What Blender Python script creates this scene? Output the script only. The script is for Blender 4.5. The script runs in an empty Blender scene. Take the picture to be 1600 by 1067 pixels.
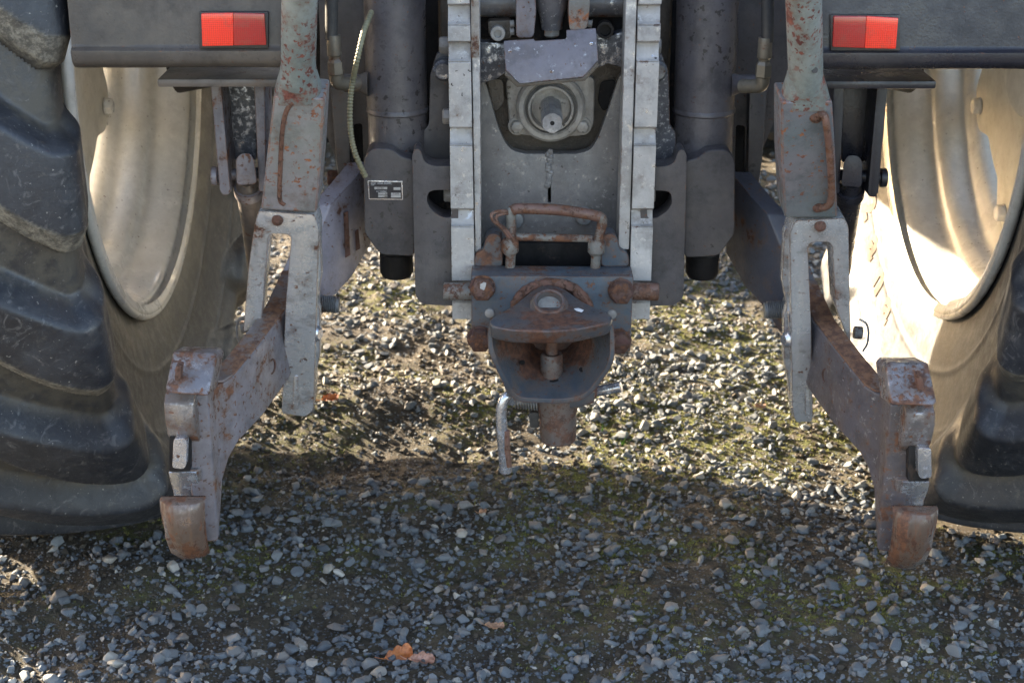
import bpy, bmesh, math, random
import numpy as np
from mathutils import Vector, Matrix, noise as mnoise
R = math.radians
random.seed(7); rng = np.random.default_rng(11)
sc = bpy.context.scene
C = sc.collection
# ------------------------------------------------------------------ camera, sky, sun, exposure
CAMZ, PITCH, FPX = 1.44, R(21.0), 2500.0
cam_d = bpy.data.cameras.new('camera'); cam = bpy.data.objects.new('camera', cam_d); C.objects.link(cam)
cam.location = (0, 0, CAMZ); cam.rotation_euler = (R(90) - PITCH, 0, 0)
cam_d.sensor_width = 36; cam_d.lens = FPX / 1600 * 36
cam_d.clip_start = .05; cam_d.clip_end = 2000
cam_d.dof.use_dof = True; cam_d.dof.focus_distance = 2.35; cam_d.dof.aperture_fstop = 9.0
sc.camera = cam
SUN_AZ, SUN_EL = R(-55.5), R(16.5)          # azimuth from +Y (ahead), negative = to the left
w = bpy.data.worlds.new('World'); sc.world = w; w.use_nodes = True
wn = w.node_tree; bg = wn.nodes['Background']
sky = wn.nodes.new('ShaderNodeTexSky'); sky.sky_type = 'NISHITA'; sky.sun_disc = False
sky.sun_elevation = SUN_EL; sky.sun_rotation = SUN_AZ; sky.dust_density = 2.5; sky.air_density = .9; sky.ozone_density = .6
wn.links.new(sky.outputs[0], bg.inputs[0]); bg.inputs[1].default_value = 0.125
sd = bpy.data.lights.new('sun', 'SUN'); sd.energy = 5.0; sd.angle = R(.5); sd.color = (1, .91, .72)
so = bpy.data.objects.new('sun', sd); C.objects.link(so)
sundir = Vector((math.sin(SUN_AZ) * math.cos(SUN_EL), math.cos(SUN_AZ) * math.cos(SUN_EL), math.sin(SUN_EL)))
so.rotation_euler = sundir.to_track_quat('Z', 'Y').to_euler(); so.location = sundir * 20
sc.view_settings.view_transform = 'Standard'; sc.view_settings.look = 'None'
sc.view_settings.exposure = 2.9; sc.view_settings.gamma = 1; sc.view_settings.use_white_balance = True; sc.view_settings.white_balance_temperature = 7100; sc.view_settings.white_balance_tint = 14; sc.view_settings.use_curve_mapping = False
sc.render.engine = 'CYCLES'; sc.cycles.max_bounces = 6; sc.cycles.use_denoising = True

cP, sP = math.cos(PITCH), math.sin(PITCH)
def U(px, py, Y):
    """the point of the place on the plane y=Y that the camera at (0,0,1.44) sees at that pixel"""
    u = (px - 800) / FPX; v = (533.5 - py) / FPX
    t = Y / (cP + v * sP)
    return Vector((u * t, Y, CAMZ + t * (-sP + v * cP)))
def Zr(py, Y): return U(800, py, Y).z
def M(px, py, Y): return px / FPX * (Y * cP + (CAMZ - Zr(py, Y)) * sP)   # pixels -> metres there
# ------------------------------------------------------------------ helpers
def finish(name, bm, mat, parent=None, smooth=True, ang=32):
    me = bpy.data.meshes.new(name)
    bmesh.ops.recalc_face_normals(bm, faces=bm.faces[:])
    bm.to_mesh(me); bm.free()
    if smooth:
        me.polygons.foreach_set('use_smooth', [True] * len(me.polygons))
        me.set_sharp_from_angle(angle=R(ang))
    o = bpy.data.objects.new(name, me); C.objects.link(o)
    if mat is not None: me.materials.append(mat)
    if parent is not None: o.parent = parent
    return o
def empty(name, parent=None, loc=(0, 0, 0)):
    o = bpy.data.objects.new(name, None); C.objects.link(o); o.empty_display_size = .05
    if parent is not None: o.parent = parent
    else: o.location = loc
    return o
def tag(o, label=None, cat=None, group=None, kind=None):
    if label: o['label'] = label
    if cat: o['category'] = cat
    if group: o['group'] = group
    if kind: o['kind'] = kind
    return o
def bevel(bm, off, seg=2, edges=None):
    if off <= 0: return
    es = []
    bm.normal_update()
    for e in (edges or bm.edges):
        if len(e.link_faces) == 2 and e.calc_face_angle(0) > R(28): es.append(e)
    if es:
        bmesh.ops.bevel(bm, geom=es, offset=off, segments=seg, profile=.6, affect='EDGES', clamp_overlap=True)
def merge(bm, other):
    me = bpy.data.meshes.new('tmp'); other.to_mesh(me); other.free(); bm.from_mesh(me); bpy.data.meshes.remove(me)
    return bm
def poly_prism(pts, vec, holes=(), bev=.002, seg=2):
    """a plate: outline (world points) + holes, extruded along vec"""
    bm = bmesh.new(); vec = Vector(vec)
    loops = [pts] + list(holes); edges = []
    vsl = []
    for lp in loops:
        vs = [bm.verts.new(p) for p in lp]; vsl.append(vs)
        for i in range(len(vs)): edges.append(bm.edges.new((vs[i], vs[(i + 1) % len(vs)])))
    if holes:
        bmesh.ops.triangle_fill(bm, use_beauty=True, edges=edges)
    else:
        bm.faces.new(vsl[0])
    r = bmesh.ops.extrude_face_region(bm, geom=bm.faces[:])
    bmesh.ops.translate(bm, vec=vec, verts=[g for g in r['geom'] if isinstance(g, bmesh.types.BMVert)])
    bmesh.ops.recalc_face_normals(bm, faces=bm.faces[:])
    bevel(bm, bev, seg)
    return bm
def rnd(pts, r=6, n=4, idx=None):
    """round the corners of a pixel outline"""
    out = []; N = len(pts)
    for i, p in enumerate(pts):
        if idx is not None and i not in idx: out.append(tuple(p)); continue
        p = Vector(p); a = Vector(pts[i - 1]); b = Vector(pts[(i + 1) % N])
        ra = min(r, (a - p).length * .45); rb = min(r, (b - p).length * .45)
        s = p + (a - p).normalized() * ra; e = p + (b - p).normalized() * rb
        for k in range(n + 1):
            t = k / n; q = s * (1 - t) ** 2 + p * 2 * t * (1 - t) + e * t * t
            out.append((q.x, q.y))
    return out
def circ(cx, cy, r, n=20, ry=None):
    return [(cx + r * math.cos(2 * math.pi * k / n), cy + (ry or r) * math.sin(2 * math.pi * k / n)) for k in range(n)]
class Side:
    """pixel frame of one side; the right side mirrors the left about column c, dy lower"""
    def __init__(s, c=None, dy=0): s.c = c; s.dy = dy; s.sg = 1 if c is None else -1
    def px(s, x): return x if s.c is None else 2 * s.c - x
    def U(s, x, y, Y):
        if callable(Y): Y = Y(y)
        return U(s.px(x), y + s.dy, Y)
    def plate(s, pts, Y, th, holes=(), bev=.002, seg=2):
        return poly_prism([s.U(x, y, Y) for x, y in pts], (0, th, 0), [[s.U(x, y, Y) for x, y in h] for h in holes], bev, seg)
L0 = Side()
def cyl(p0, p1, r0, r1=None, n=24, bev=0, bm=None):
    p0, p1 = Vector(p0), Vector(p1); r1 = r0 if r1 is None else r1
    return revolve(p0, p1 - p0, [(0, r0), (1, r1)], n, bm=bm, bev=bev)
def revolve(p0, axis, prof, n=24, caps=True, bm=None, bev=0, closed=False):
    """prof: (t along axis, radius)"""
    own = bmesh.new(); axis = Vector(axis); q = axis.to_track_quat('Z', 'Y'); p0 = Vector(p0)
    rings = []
    for t, r in prof:
        rings.append([own.verts.new(p0 + axis * t + q @ Vector((r * math.cos(2 * math.pi * k / n), r * math.sin(2 * math.pi * k / n), 0))) for k in range(n)])
    m = len(rings)
    for i in range(m if closed else m - 1):
        a, b = rings[i], rings[(i + 1) % m]
        for k in range(n): own.faces.new((a[k], a[(k + 1) % n], b[(k + 1) % n], b[k]))
    if caps and not closed:
        own.faces.new(rings[0]); own.faces.new(rings[-1])
    bmesh.ops.recalc_face_normals(own, faces=own.faces[:])
    bevel(own, bev)
    if bm is None: return own
    return merge(bm, own)
def spline(pts, n=8):
    P = [Vector(p) for p in pts]; P = [P[0] * 2 - P[1]] + P + [P[-1] * 2 - P[-2]]; out = []
    for i in range(1, len(P) - 2):
        for k in range(n):
            t = k / n
            out.append(.5 * ((2 * P[i]) + (-P[i - 1] + P[i + 1]) * t + (2 * P[i - 1] - 5 * P[i] + 4 * P[i + 1] - P[i + 2]) * t * t + (-P[i - 1] + 3 * P[i] - 3 * P[i + 1] + P[i + 2]) * t ** 3))
    out.append(P[-2]); return out
def tube(pts, r, n=14, bm=None, rf=None):
    own = bmesh.new(); rings = []; up = None
    for i, p in enumerate(pts):
        d = (pts[min(i + 1, len(pts) - 1)] - pts[max(i - 1, 0)]).normalized()
        if up is None: up = d.orthogonal().normalized()
        up = (up - d * up.dot(d)).normalized(); s = d.cross(up)
        rr = rf(i, len(pts)) if rf else r
        rings.append([own.verts.new(p + (up * math.cos(2 * math.pi * k / n) + s * math.sin(2 * math.pi * k / n)) * rr) for k in range(n)])
    for a, b in zip(rings, rings[1:]):
        for k in range(n): own.faces.new((a[k], a[(k + 1) % n], b[(k + 1) % n], b[k]))
    own.faces.new(rings[0]); own.faces.new(rings[-1])
    bmesh.ops.recalc_face_normals(own, faces=own.faces[:])
    return own if bm is None else merge(bm, own)
def box(x0, x1, y0, y1, z0, z1, bev=.003, seg=2):
    bm = bmesh.new(); bmesh.ops.create_cube(bm, size=1)
    for v in bm.verts:
        v.co = Vector((x0 + (v.co.x + .5) * (x1 - x0), y0 + (v.co.y + .5) * (y1 - y0), z0 + (v.co.z + .5) * (z1 - z0)))
    bmesh.ops.recalc_face_normals(bm, faces=bm.faces[:]); bevel(bm, bev, seg); return bm
def loft(secs, bev=.002, seg=2, caps=True):
    bm = bmesh.new(); rings = [[bm.verts.new(p) for p in s] for s in secs]; n = len(secs[0])
    for a, b in zip(rings, rings[1:]):
        for k in range(n): bm.faces.new((a[k], a[(k + 1) % n], b[(k + 1) % n], b[k]))
    if caps: bm.faces.new(rings[0]); bm.faces.new(rings[-1])
    bmesh.ops.recalc_face_normals(bm, faces=bm.faces[:]); bevel(bm, bev, seg); return bm
def hexbolt(p, axis, r, h, washer=True, n=6, dome=True):
    axis = Vector(axis).normalized(); p = Vector(p)
    bm = bmesh.new()
    if washer: revolve(p, axis, [(0, r * 1.08), (r * .16, r * 1.08)], 24, bm=bm, bev=r * .04)
    revolve(p + axis * r * .12, axis, [(0, r), (h * .84, r), (h, r * .86)], n, bm=bm)
    bevel(bm, r * .05, 1)
    return bm
def rough(bm, amp, sc_=60, seed=0.0):
    """cast or welded surface: uneven by a fraction of a millimetre or so"""
    bm.normal_update()
    for v in bm.verts:
        v.co += v.normal * (mnoise.noise(v.co * sc_ + Vector((seed, 0, 0))) * amp)
    return bm
# ------------------------------------------------------------------ materials
class NT:
    def __init__(s, name):
        s.m = bpy.data.materials.new(name); s.m.use_nodes = True; s.t = s.m.node_tree
        s.b = s.t.nodes['Principled BSDF']; s.co = s.n('ShaderNodeTexCoord').outputs['Object']
    def n(s, typ, **k):
        x = s.t.nodes.new(typ)
        for a, v in k.items(): setattr(x, a, v)
        return x
    def l(s, a, b): s.t.links.new(a, b)
    def put(s, sock, v):
        if hasattr(v, 'is_output') or isinstance(v, bpy.types.NodeSocket): s.l(v, sock)
        elif isinstance(v, (tuple, list)): sock.default_value = tuple(v) + ((1,) if len(v) == 3 and len(sock.default_value) == 4 else ())
        else: sock.default_value = v
    def noise(s, scale, detail=4, rough=.6, off=0.0, stretch=None, dist=0.0):
        mp = s.n('ShaderNodeMapping'); s.l(s.co, mp.inputs[0]); mp.inputs[1].default_value = (off, off * .7, off * 1.3)
        if stretch: mp.inputs[3].default_value = stretch
        t = s.n('ShaderNodeTexNoise'); s.l(mp.outputs[0], t.inputs[0])
        t.inputs['Scale'].default_value = scale; t.inputs['Detail'].default_value = detail
        t.inputs['Roughness'].default_value = rough; t.inputs['Distortion'].default_value = dist
        return t.outputs[0]
    def voro(s, scale, feature='F1', out='Distance', rnd_=1.0):
        t = s.n('ShaderNodeTexVoronoi', feature=feature); s.l(s.co, t.inputs['Vector']); t.inputs['Scale'].default_value = scale
        t.inputs['Randomness'].default_value = rnd_
        return t.outputs[out]
    def ramp(s, v, lo, hi, a=0.0, b=1.0):
        m = s.n('ShaderNodeMapRange', clamp=True, interpolation_type='SMOOTHSTEP'); s.l(v, m.inputs[0])
        for i, x in enumerate((lo, hi, a, b)): m.inputs[i + 1].default_value = x
        return m.outputs[0]
    def math(s, op, a, b=0.0, c=None):
        m = s.n('ShaderNodeMath', operation=op); s.put(m.inputs[0], a); s.put(m.inputs[1], b)
        if c is not None: s.put(m.inputs[2], c)
        return m.outputs[0]
    def mix(s, f, a, b):
        m = s.n('ShaderNodeMix', data_type='RGBA'); s.put(m.inputs[0], f); s.put(m.inputs[6], a); s.put(m.inputs[7], b)
        return m.outputs[2]
    def attr(s, name, out='Fac'):
        a = s.n('ShaderNodeAttribute', attribute_name=name); return a.outputs[out]
    def edge(s, rad=.003):
        b = s.n('ShaderNodeBevel', samples=4); b.inputs[0].default_value = rad
        g = s.n('ShaderNodeNewGeometry'); d = s.n('ShaderNodeVectorMath', operation='DOT_PRODUCT')
        s.l(b.outputs[0], d.inputs[0]); s.l(g.outputs['Normal'], d.inputs[1])
        return s.math('SUBTRACT', 1.0, s.ramp(d.outputs['Value'], .93, .992, 0, 1))
    def bump(s, h, strength=.3, dist=.001, nrm=None):
        b = s.n('ShaderNodeBump'); b.inputs['Strength'].default_value = strength; b.inputs['Distance'].default_value = dist
        s.l(h, b.inputs['Height'])
        if nrm is not None: s.l(nrm, b.inputs['Normal'])
        return b.outputs[0]
def metal(name, base, alt, rust=.0, chips=.0, edge=.0, bare=.0, rough=.5, met=.0, fleck=.0, dust=.15, dustc=(.16, .14, .115), rsc=22,
          orange=(.165, .07, .036), dark=(.06, .028, .02), barec=(.52, .51, .50), rstretch=None, bmp=.35, off=0.0, spec=.5, barem=.9, bsc=30, grime=.62):
    t = NT(name)
    n1 = t.noise(5, 6, .65, off); n2 = t.noise(55, 5, .7, off + 3)
    col = t.mix(t.ramp(n1, .35, .68), base, alt)
    col = t.mix(t.ramp(n2, .3, .8, 0, .3), col, tuple(c * .62 for c in base))
    gm_ = t.noise(15, 10, .75, off + 40); col = t.mix(t.ramp(gm_, .46, .66, 0, grime), col, tuple(c * .38 for c in base))
    st_ = t.noise(26, 6, .65, off + 43, (1, 1, .12)); col = t.mix(t.ramp(st_, .55, .74, 0, .35), col, tuple(min(1, c * 1.35 + .02) for c in alt))
    rgh = t.ramp(gm_, .35, .65, rough - .08, rough + .16); mt = met; h = t.noise(260, 3, .6, off)
    if dust:
        d = t.noise(9, 8, .72, off + 9); col = t.mix(t.ramp(d, .42, .75, 0, dust), col, dustc)
    if bare:
        bn = t.ramp(t.noise(bsc, 9, .74, off + 17), .59 - bare * .3, .72 - bare * .3, 0, .9)
        col = t.mix(bn, col, barec); mt = t.math('MULTIPLY', bn, barem); rgh = t.math('MULTIPLY_ADD', bn, -.22, rgh)
    if fleck:
        f = t.ramp(t.noise(95, 3, .55, off + 31), .70 - fleck * .1, .735 - fleck * .1)
        f2 = t.ramp(t.noise(7, 2, .5, off + 33), .42, .55)
        f = t.math('MULTIPLY', f, f2); col = t.mix(f, col, (.035, .03, .03)); 
    if rust or chips or edge:
        e = None
        if rust:
            rn = t.noise(rsc, 10, .72, off + 5, rstretch); r_ = t.ramp(rn, .675 - rust * .3, .735 - rust * .3); col = t.mix(t.ramp(rn, .585 - rust * .3, .70 - rust * .3, 0, .42), col, (.13, .085, .06))
            e = r_
        if chips:
            cn = t.noise(125, 5, .6, off + 12, rstretch); cc = t.ramp(cn, .69 - chips * .13, .735 - chips * .13)
            cc = t.math('MULTIPLY', cc, t.ramp(t.noise(11, 3, .5, off + 14), .34, .50)); e = cc if e is None else t.math('MAXIMUM', e, cc)
        if edge:
            en = t.math('MULTIPLY', t.edge(), t.ramp(t.noise(40, 6, .7, off + 20), .60 - edge * .22, .66 - edge * .22)); e = en if e is None else t.math('MAXIMUM', e, en)
        rc = t.mix(t.ramp(t.noise(90, 6, .7, off + 7), .35, .65), dark, orange)
        col = t.mix(e, col, rc); rgh = t.math('MULTIPLY_ADD', e, .3, rgh)
        if not isinstance(mt, float): mt = t.math('MULTIPLY', mt, t.math('SUBTRACT', 1.0, e))
        h = t.math('MULTIPLY_ADD', e, -.55, h)
    t.put(t.b.inputs['Base Color'], col); t.put(t.b.inputs['Roughness'], rgh); t.put(t.b.inputs['Metallic'], mt)
    t.b.inputs['Specular IOR Level'].default_value = spec
    t.put(t.b.inputs['Normal'], t.bump(h, bmp, .0012))
    return t.m
m_paint = metal('grey_paint', (.058, .052, .056), (.082, .074, .078), fleck=.7, chips=.35, rough=.40, dust=.45, dustc=(.15, .13, .11), edge=.25)
m_tubep = metal('cylinder_paint', (.082, .075, .084), (.108, .099, .108), fleck=1.0, chips=.3, rough=.34, dust=.3)
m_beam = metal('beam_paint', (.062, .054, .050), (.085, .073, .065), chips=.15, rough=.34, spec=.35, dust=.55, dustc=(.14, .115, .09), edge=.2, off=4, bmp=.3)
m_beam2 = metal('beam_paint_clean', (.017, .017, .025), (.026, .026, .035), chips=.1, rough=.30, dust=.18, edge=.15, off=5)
m_rail = metal('rail_steel', (.42, .40, .385), (.50, .48, .465), rust=.10, chips=.2, bare=.2, rough=.42, dust=.6, dustc=(.25, .22, .19), edge=.25, off=8, bsc=70, barec=(.62,.60,.58), fleck=.2)
m_railrust = metal('rail_edge_rusty', (.40, .39, .38), (.30, .26, .22), rust=.45, chips=.4, rough=.5, dust=.5, off=18)
m_cast = metal('casting_grey', (.29, .265, .24), (.41, .38, .345), rust=.10, rough=.34, dust=.9, dustc=(.085, .065, .045), fleck=.4, off=10, bmp=.7)
m_castdark = metal('casting_grime', (.065, .05, .038), (.115, .092, .07), rust=.2, rough=.42, dust=.8, dustc=(.05, .038, .028), off=13, bmp=1)
m_back = metal('back_plate_paint', (.20, .19, .185), (.125, .118, .12), rough=.30, dust=.55, dustc=(.10,.088,.075), fleck=.35, bare=.12, chips=.15, off=14, bsc=90)
m_cover = metal('cover_plate_paint', (.19, .172, .19), (.13, .118, .135), rough=.36, chips=.3, dust=.5, dustc=(.17, .13, .10), edge=.6, bare=.05, off=15, bsc=80)
m_blotch = metal('blotchy_steel', (.05, .052, .062), (.08, .08, .09), bare=.36, rough=.4, chips=.3, off=16, bsc=95, barec=(.42,.42,.44))
m_hitch = metal('coupling_blue', (.058, .084, .112), (.040, .058, .080), rust=.44, chips=.75, rough=.40, dust=.4, dustc=(.13, .115, .10), edge=.9, rsc=14, off=21)
m_jaw = metal('coupling_jaw', (.055, .072, .094), (.042, .047, .056), rust=.60, chips=.7, rough=.37, dust=.5, dustc=(.12,.10,.085), edge=1.1, rsc=10, off=23, dark=(.045, .022, .017), orange=(.13, .055, .032))
m_housing = metal('housing_rust_brown', (.105, .085, .08), (.085, .09, .10), rust=.66, chips=.8, rough=.42, dust=.4, edge=.6, off=83, rsc=16, dark=(.055, .03, .022), orange=(.13, .06, .038))
m_rust = metal('rusty_bolt', (.085, .032, .026), (.12, .055, .045), rust=.6, rough=.75, dust=.2, off=24, bmp=1, rsc=60)
m_weld = metal('rusty_weld', (.16, .07, .045), (.10, .042, .032), rust=.5, rough=.8, dust=.2, off=25, bmp=1.2, rsc=90)
m_handle = metal('handle_rusty_grey', (.21, .215, .205), (.17, .155, .14), rust=.58, chips=1.0, rough=.48, off=27, rsc=22)
m_handle_r = metal('handle_brown', (.155, .07, .052), (.21, .12, .095), rust=.6, chips=.8, rough=.42, off=28, rsc=40)
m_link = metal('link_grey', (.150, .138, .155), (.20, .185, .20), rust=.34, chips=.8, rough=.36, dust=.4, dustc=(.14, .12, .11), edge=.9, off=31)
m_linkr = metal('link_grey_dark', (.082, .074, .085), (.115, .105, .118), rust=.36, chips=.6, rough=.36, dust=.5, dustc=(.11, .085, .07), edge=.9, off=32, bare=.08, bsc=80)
m_linktop = metal('link_top_rusty', (.20, .18, .18), (.15, .10, .085), rust=.75, chips=.8, rough=.46, off=33, rsc=14, dark=(.085, .04, .028), orange=(.20, .10, .055))
m_sleeveL = metal('sleeve_grey', (.21, .215, .20), (.25, .23, .245), rust=.12, chips=.95, rough=.45, edge=.8, off=41, orange=(.30, .115, .05), dark=(.14, .05, .035))
m_sleeveR = metal('sleeve_blue', (.125, .155, .165), (.18, .165, .18), rust=.12, chips=.8, rough=.40, edge=.8, off=44, orange=(.28, .11, .05), dark=(.14, .05, .035))
m_rodL = metal('rod_chipped', (.25, .27, .255), (.17, .21, .205), rust=.34, chips=1.05, rough=.46, edge=.8, off=46, orange=(.21, .07, .05), dark=(.09, .025, .02), rsc=24)
m_clevis = metal('clevis_bright', (.38, .38, .38), (.28, .285, .285), rust=.28, chips=.6, bare=1.0, grime=.35, rough=.36, edge=1, off=48, barec=(.74, .74, .75), barem=.7, bsc=170, dust=.3)
m_silver = metal('silver_steel', (.30, .305, .33), (.22, .225, .25), rust=.12, chips=.4, bare=.8, rough=.34, edge=.4, off=49, barec=(.60, .61, .65), bsc=60, dust=.05)
m_hook = metal('hook_worn', (.125, .105, .10), (.17, .145, .14), rust=.48, chips=.8, bare=.40, rough=.38, edge=.8, off=51, barec=(.38, .36, .36), barem=.8, bsc=26, dust=.4)
m_hookr = metal('hook_brown', (.095, .06, .045), (.15, .105, .085), rust=.66, chips=.8, bare=.26, rough=.34, edge=.6, off=52, rstretch=(1, 1, .16), barec=(.30,.24,.21), rsc=34)
m_hookf = metal('hook_flank_grey', (.20, .18, .18), (.25, .225, .22), rust=.42, chips=.8, rough=.42, dust=.5, dustc=(.17, .12, .09), edge=.9, off=80)
m_armroot = metal('arm_root_lilac', (.235, .215, .25), (.29, .265, .30), rust=.3, chips=.6, rough=.4, dust=.25, dustc=(.2, .18, .17), edge=.6, off=86, grime=.35)  # lilac paint, lightened so its colour offsets warm bounced light
m_armrootr = metal('arm_root_blue', (.055, .058, .078), (.08, .082, .10), rust=.25, chips=.4, rough=.4, dust=.2, dustc=(.08, .075, .07), edge=.5, off=88, grime=.35)  # far half of right arm, tinted darker blue to offset warm bounced light
m_cap = metal('hook_cap', (.14, .135, .155), (.19, .185, .20), rust=.62, chips=1, bare=.42, rough=.4, edge=1.2, off=53, rsc=18, barec=(.40,.38,.38), bsc=34)
m_bolt = metal('plain_bolt', (.25, .235, .225), (.33, .31, .29), rust=.15, rough=.42, dust=.5, off=55, chips=.3)
m_zinc = metal('zinc_bolt', (.22, .235, .25), (.28, .28, .28), rust=.3, rough=.38, dust=.3, off=56, met=.35)
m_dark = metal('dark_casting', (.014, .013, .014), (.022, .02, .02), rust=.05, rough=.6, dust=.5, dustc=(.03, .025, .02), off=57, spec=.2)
m_rubberhose = metal('hose_rubber', (.028, .028, .03), (.045, .043, .04), rough=.5, dust=.35, off=58)
m_brass = metal('fitting_tarnished', (.15, .13, .10), (.22, .195, .155), rust=.3, rough=.38, dust=.6, met=.3, off=59)
m_sheath = metal('cable_sheath', (.21, .195, .12), (.27, .25, .16), rough=.55, dust=.4, dustc=(.2, .17, .1), off=60)
m_brown = metal('bracket_brown', (.095, .083, .075), (.13, .11, .10), rust=.2, rough=.42, dust=.6, dustc=(.12, .09, .065), off=61, chips=.3)
m_rim = metal('rim_cream', (.64, .61, .55), (.72, .69, .63), rough=.26, dust=.35, dustc=(.36, .32, .25), chips=.2, off=62, bmp=.1, grime=.06)
m_disc = metal('disc_cream', (.55, .525, .46), (.60, .575, .50), rough=.42, dust=.4, dustc=(.33, .29, .23), chips=.15, off=63, bmp=.12, grime=.2)
m_body = metal('body_silver', (.42, .42, .43), (.46, .46, .46), rough=.3, dust=.2, off=64, bmp=.05)
m_glass = NT('cab_glass'); m_glass.put(m_glass.b.inputs['Base Color'], (.03, .04, .045)); m_glass.b.inputs['Roughness'].default_value = .08; m_glass = m_glass.m
m_wear = metal('worn_shaft', (.46, .44, .44), (.30, .29, .285), bare=.3, rough=.36, dust=.7, dustc=(.07, .06, .05), off=65, fleck=.2)
m_white = metal('white_mark', (.75, .75, .76), (.8, .8, .8), rough=.5, dust=.1, off=66)
def m_refl(name, a):
    t = NT(name)
    mp = t.n('ShaderNodeMapping'); t.l(t.co, mp.inputs[0]); mp.inputs[2].default_value = (0, R(45), 0)
    ck = t.n('ShaderNodeTexChecker'); t.l(mp.outputs[0], ck.inputs[0]); ck.inputs['Scale'].default_value = 520
    col = t.mix(t.math('MULTIPLY', ck.outputs['Fac'], .45), a, tuple(c * .45 for c in a))
    col = t.mix(t.ramp(t.noise(45, 9, .75, 3), .52, .72, 0, .45), col, (.16, .07, .05))
    t.put(t.b.inputs['Base Color'], col); t.b.inputs['Roughness'].default_value = .16
    t.b.inputs['Coat Weight'].default_value = .6
    t.put(t.b.inputs['Normal'], t.bump(ck.outputs['Fac'], .3, .0006))
    return t.m
m_red1 = m_refl('reflector_bright', (.95, .035, .015)); m_red2 = m_refl('reflector_dark', (.42, .012, .012))
# tyre rubber: worn, dusty; 'scuff' is the abraded lug edge, 'side' the dusty sidewall
def m_tyre(name, dust_side, dustc):
    t = NT(name)
    n1 = t.noise(6, 8, .65); n2 = t.noise(38, 8, .72, 3); n3 = t.noise(160, 5, .7, 5)
    col = t.mix(t.ramp(n1, .36, .66), (.013, .015, .020), (.028, .031, .039))
    col = t.mix(t.ramp(n2, .45, .72, 0, .45), col, (.060, .062, .068))
    scr = t.noise(34, 7, .7, 12, None, 2.0)
    col = t.mix(t.ramp(scr, .54, .68, 0, .5), col, (.15, .145, .145))
    col = t.mix(t.ramp(t.noise(11, 9, .78, 31), .50, .66, 0, .6), col, (.014, .014, .017))
    col = t.mix(t.ramp(t.noise(24, 9, .8, 37), .56, .70, 0, .55), col, (.11, .10, .085))
    col = t.mix(t.ramp(t.noise(200, 2, .5, 4), .70, .73, 0, .7), col, (.24, .23, .21))
    sc_ = t.math('MULTIPLY', t.attr('scuff'), t.ramp(n2, .30, .52, .25, 1))
    sccol = t.mix(t.ramp(t.noise(60, 8, .8, 7), .42, .6), (.085, .078, .066), (.26, .24, .20))
    col = t.mix(sc_, col, sccol)
    sd_ = t.math('MULTIPLY', t.attr('side'), t.ramp(t.noise(6, 9, .75, 9, None, 1.5), .34, .60, dust_side * .35, dust_side))
    col = t.mix(sd_, col, t.mix(t.ramp(t.noise(14, 6, .6, 21), .35, .65), dustc, tuple(c * .6 for c in dustc)))
    gr = t.math('MULTIPLY', t.attr('groove'), t.ramp(n2, .35, .6, .2, .9))
    col = t.mix(gr, col, (.07, .062, .05))
    t.put(t.b.inputs['Base Color'], col)
    t.put(t.b.inputs['Roughness'], t.ramp(n2, .3, .7, .36, .62)); t.b.inputs['Specular IOR Level'].default_value = .55
    hh = t.math('MULTIPLY_ADD', t.attr('scuff'), t.noise(110, 8, .8, 8), t.math('MULTIPLY', n3, .35))
    b1 = t.bump(hh, .55, .004)
    t.put(t.b.inputs['Normal'], t.bump(scr, .12, .002, b1))
    return t.m
m_tyreL = m_tyre('tyre_rubber_left', .75, (.17, .145, .10)); m_tyreR = m_tyre('tyre_rubber_right', .38, (.10, .084, .062))
# ------------------------------------------------------------------ ground
def vnoise(x, y, s, seed):
    x = np.asarray(x) * s + seed * 17.3; y = np.asarray(y) * s - seed * 9.1
    xi = np.floor(x).astype(np.int64); yi = np.floor(y).astype(np.int64); fx = x - xi; fy = y - yi
    fx = fx * fx * (3 - 2 * fx); fy = fy * fy * (3 - 2 * fy)
    def h(a, b):
        v = (a * 374761393 + b * 668265263 + seed * 1442695) & 0xffffffff
        v = ((v ^ (v >> 13)) * 1274126177) & 0xffffffff
        return ((v ^ (v >> 16)) & 0xffff) / 65535.0
    return (h(xi, yi) * (1 - fx) + h(xi + 1, yi) * fx) * (1 - fy) + (h(xi, yi + 1) * (1 - fx) + h(xi + 1, yi + 1) * fx) * fy
def bareness(x, y):
    """0 = thick gravel, 1 = bare soil: a churned patch behind the hitch and random worn spots"""
    a = np.exp(-(((x + .35) / .42) ** 2 + ((y - 3.35) / .30) ** 2)) * .8
    a += np.exp(-(((x - .02) / .35) ** 2 + ((y - 3.05) / .16) ** 2)) * .5
    a += np.exp(-(((x + .9) / .5) ** 2 + ((y - 2.55) / .18) ** 2)) * .55
    a += np.clip((vnoise(x, y, 3.4, 5) - .52) * 2.6, 0, .55)
    return np.clip(a, 0, 1)
def mossy(x, y):
    m = np.clip((vnoise(x, y, 2.1, 8) - .45) * 3, 0, 1) * np.clip((vnoise(x, y, 9, 9) - .42) * 5, 0, 1)
    g = np.exp(-(((x - .55) / .55) ** 2 + ((y - 2.62) / .30) ** 2)) * np.clip((vnoise(x, y, 12, 12) - .35) * 4, 0, 1)
    g += 1.3 * np.exp(-(((x - .35) / .9) ** 2 + ((y - 3.6) / .8) ** 2)) * np.clip((vnoise(x, y, 6, 22) - .42) * 4, 0, 1)
    return np.clip(m * .55 + g, 0, 1)
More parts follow.
